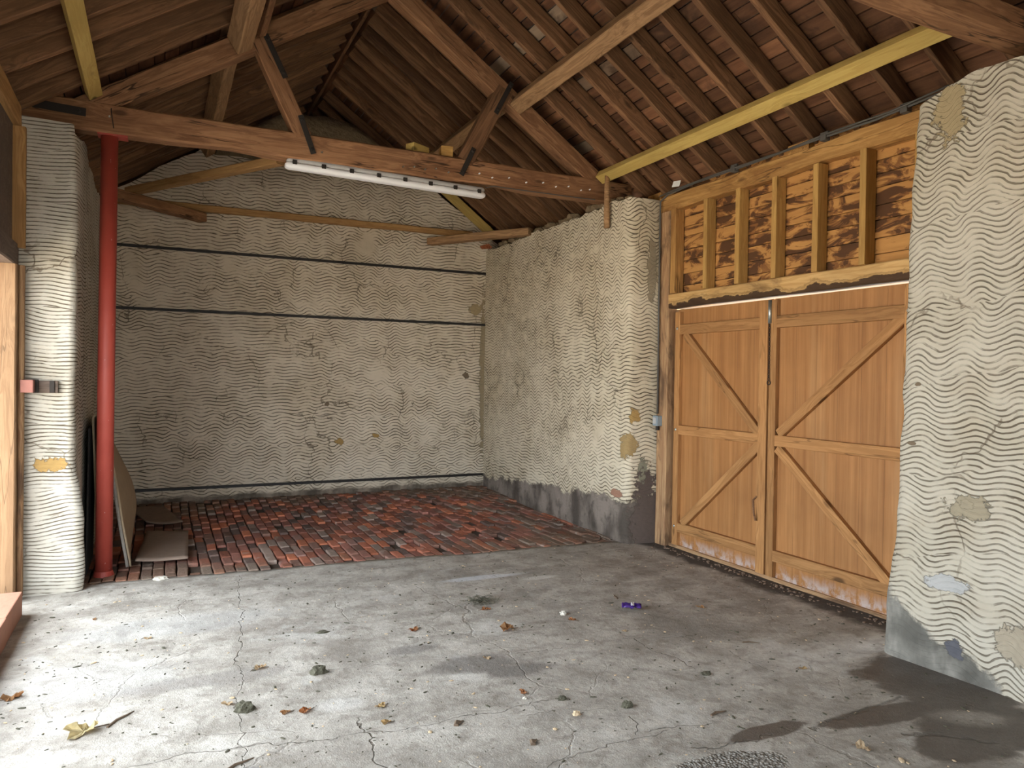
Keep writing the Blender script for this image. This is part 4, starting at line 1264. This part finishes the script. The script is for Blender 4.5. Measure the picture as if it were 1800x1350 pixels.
lump('mud_clod', 1.76, 3.05, .022, .016, .016, mat_mud, 'smaller dark mud clod left of the round one', 'mud clod', 'mud clods on the floor', seed=11)
lump('mud_clod', .895, 4.427, .040, .025, .008, mat_mud, 'flat dark smear of mud left of the bright orange leaf', 'mud clod', 'mud clods on the floor', seed=13)
lump('mud_clod', 2.60, 3.0, .03, .02, .012, mat_mud, 'flat dark crumb of mud right of the round clod', 'mud clod', 'mud clods on the floor', seed=17)
lump('stone', 2.391, 4.144, .022, .020, .018, mat_stone, 'cream coloured small stone right of the crumpled brown leaf', 'stone', 'small stones on the floor', seed=3)
lump('stone', 1.60, 3.13, .011, .01, .009, mat_stone, 'tiny grey stone near the small orange leaf', 'stone', 'small stones on the floor', seed=8)
lump('stone', 1.74, 2.88, .018, .014, .014, mat_leaf_pale, 'small pinkish stone in front of the round mud clod', 'stone', 'small stones on the floor', seed=4)
lump('stone', .02, 6.02, .05, .03, .02, mat_stone, 'pale flat stone at the foot of the red post', 'stone', 'small stones on the floor', seed=14)
# tuft of dead grass
bm = bmesh.new(); rr = random.Random(5)
for k in range(70):
    a = rr.uniform(0, 6.3); r_ = abs(rr.gauss(0, .07)); p = Vector((math.cos(a) * r_ * 1.3, math.sin(a) * r_ * .8, .004)); b = rr.uniform(0, 6.3); L = rr.uniform(.03, .09)
    e = p + Vector((math.cos(b) * L, math.sin(b) * L, rr.uniform(0, .02))); tube_bm([p, (p + e) / 2 + Vector((0, 0, rr.uniform(.004, .018))), e], .0016, 4, bm)
tf = obj('dead_grass_tuft', bm, mat_mud); tf.location = (2.0, 4.60, fl_z(2, 4.6)); tag(tf, 'matted tuft of dead grass on the floor behind the leaves', 'grass tuft', kind='stuff')
# purple wrapper
wr = thing('sweet_wrapper', (2.874, 4.067, fl_z(2.87, 4.07)), 'crumpled purple and white foil wrapper on the concrete', 'wrapper'); wr.rotation_euler = (0, 0, -.6)


def crump(u, v):
    x = (u - .5) * .13; y = (v - .5) * .07
    return (x, y, .018 + .022 * mnoise.noise(Vector((u * 5, v * 4, 2))) + .018 * (1 - abs(v - .5) * 2))


obj('foil', sheet_bm(crump, 14, 10, .001), mat_purple, wr)
o = obj('white_flap', sheet_bm(lambda u, v: (-.005 + u * .022, -.04 + v * .06, .036 + .012 * mnoise.noise(Vector((u * 4, v * 4, 7)))), 5, 6, .001), mat_foil, wr); o['label'] = 'white inside of the foil'
# twigs
for k, (x, y, L, a, lb) in enumerate(((-.14, 3.66, .16, .9, 'thin twig right of the large straw yellow leaf'), (1.448, 2.732, .05, .8, 'short dark chip of bark at the bottom middle'), (.30, 3.05, .13, .5, 'thin dark twig near the bottom edge at the left'),
                                      (2.92, 4.33, .09, 1.3, 'dark twig behind the purple wrapper'), (2.35, 2.62, .10, .1, 'dark twig at the bottom right of the middle'), (3.15, 3.25, .10, -.5, 'curved dark twig lying before the near wall'), (1.22, 3.02, .06, .6, 'small twig below the small orange leaf'))):
    d = Vector((math.cos(a), math.sin(a), 0)); m_ = Vector((0, 0, .007)); q = Vector((-d.y, d.x, 0)) * .01
    o = obj('twig', tube_bm([-d * L / 2 + m_ * .8, -d * L * .1 + m_ + q, d * L * .2 + m_ * 1.1, d * L / 2 + m_ * .8], [.0055 if L > .06 else .011, .006 if L > .06 else .013, .004, .002], 6), mat_twig)
    o.location = (x, y, fl_z(x, y) - .003); tag(o, lb, 'twig', 'twigs on the floor')
# uncountable crumbs, dust and grass bits
bm = bmesh.new(); rr = random.Random(21)
for k in range(2200):
    x = rr.uniform(-.7, 4.1); y = rr.uniform(1.6, 5.9)
    if x > 3.7 and (y < 2.9): continue
    s_ = abs(rr.gauss(0, .0026)) + .0012; m_ = Matrix.Translation((x, y, fl_z(x, y) + s_ * .25)) @ Matrix.Rotation(rr.random() * 6, 4, 'Z') @ Matrix.Diagonal((s_ * rr.uniform(.8, 3.2), s_, s_ * .5, 1))
    bmesh.ops.create_icosphere(bm, subdivisions=1, radius=1, matrix=m_)
n_dark = len(bm.faces)
for k in range(420):
    x = rr.uniform(-.7, 4.0); y = rr.uniform(1.6, 5.9)
    if x > 3.7 and y < 2.9: continue
    s_ = abs(rr.gauss(0, .003)) + .002; m_ = Matrix.Translation((x, y, fl_z(x, y) + s_ * .3)) @ Matrix.Rotation(rr.random() * 6, 4, 'Z') @ Matrix.Diagonal((s_ * rr.uniform(.8, 2.2), s_, s_ * .4, 1))
    bmesh.ops.create_icosphere(bm, subdivisions=1, radius=1, matrix=m_)
bm.faces.ensure_lookup_table()
for f in bm.faces[n_dark:]: f.material_index = 1
tag(obj('floor_crumbs', bm, [mat_mud, mat_leaf_pale]), 'scattered crumbs of dirt and chips of straw over the concrete floor', 'crumbs', kind='stuff')
# dirt bank along the foot of the doors and the brick edge of the walls
bm = bmesh.new(); rr = random.Random(31)
for k in range(420):
    if k < 160: x, y = 4.24 - abs(rr.gauss(0, .05)), rr.uniform(3.1, 5.5)
    elif k < 300: x, y = rr.uniform(-.3, 3.9), 9.12 - abs(rr.gauss(0, .05))
    else: x, y = 3.93 - abs(rr.gauss(0, .06)), rr.uniform(5.9, 9.0)
    s_ = rr.uniform(.004, .012); z = (fl_z(x, y) if y < 6 else rise(y))
    bmesh.ops.create_icosphere(bm, subdivisions=1, radius=1, matrix=Matrix.Translation((x, y, z + s_ * .2)) @ Matrix.Rotation(rr.random() * 6, 4, 'Z') @ Matrix.Diagonal((s_ * 1.5, s_, s_ * .6, 1)))
tag(obj('wall_foot_dirt', bm, mat_card_dark), 'crumbled dirt and mortar lying along the foot of the walls and doors', 'dirt', kind='stuff')
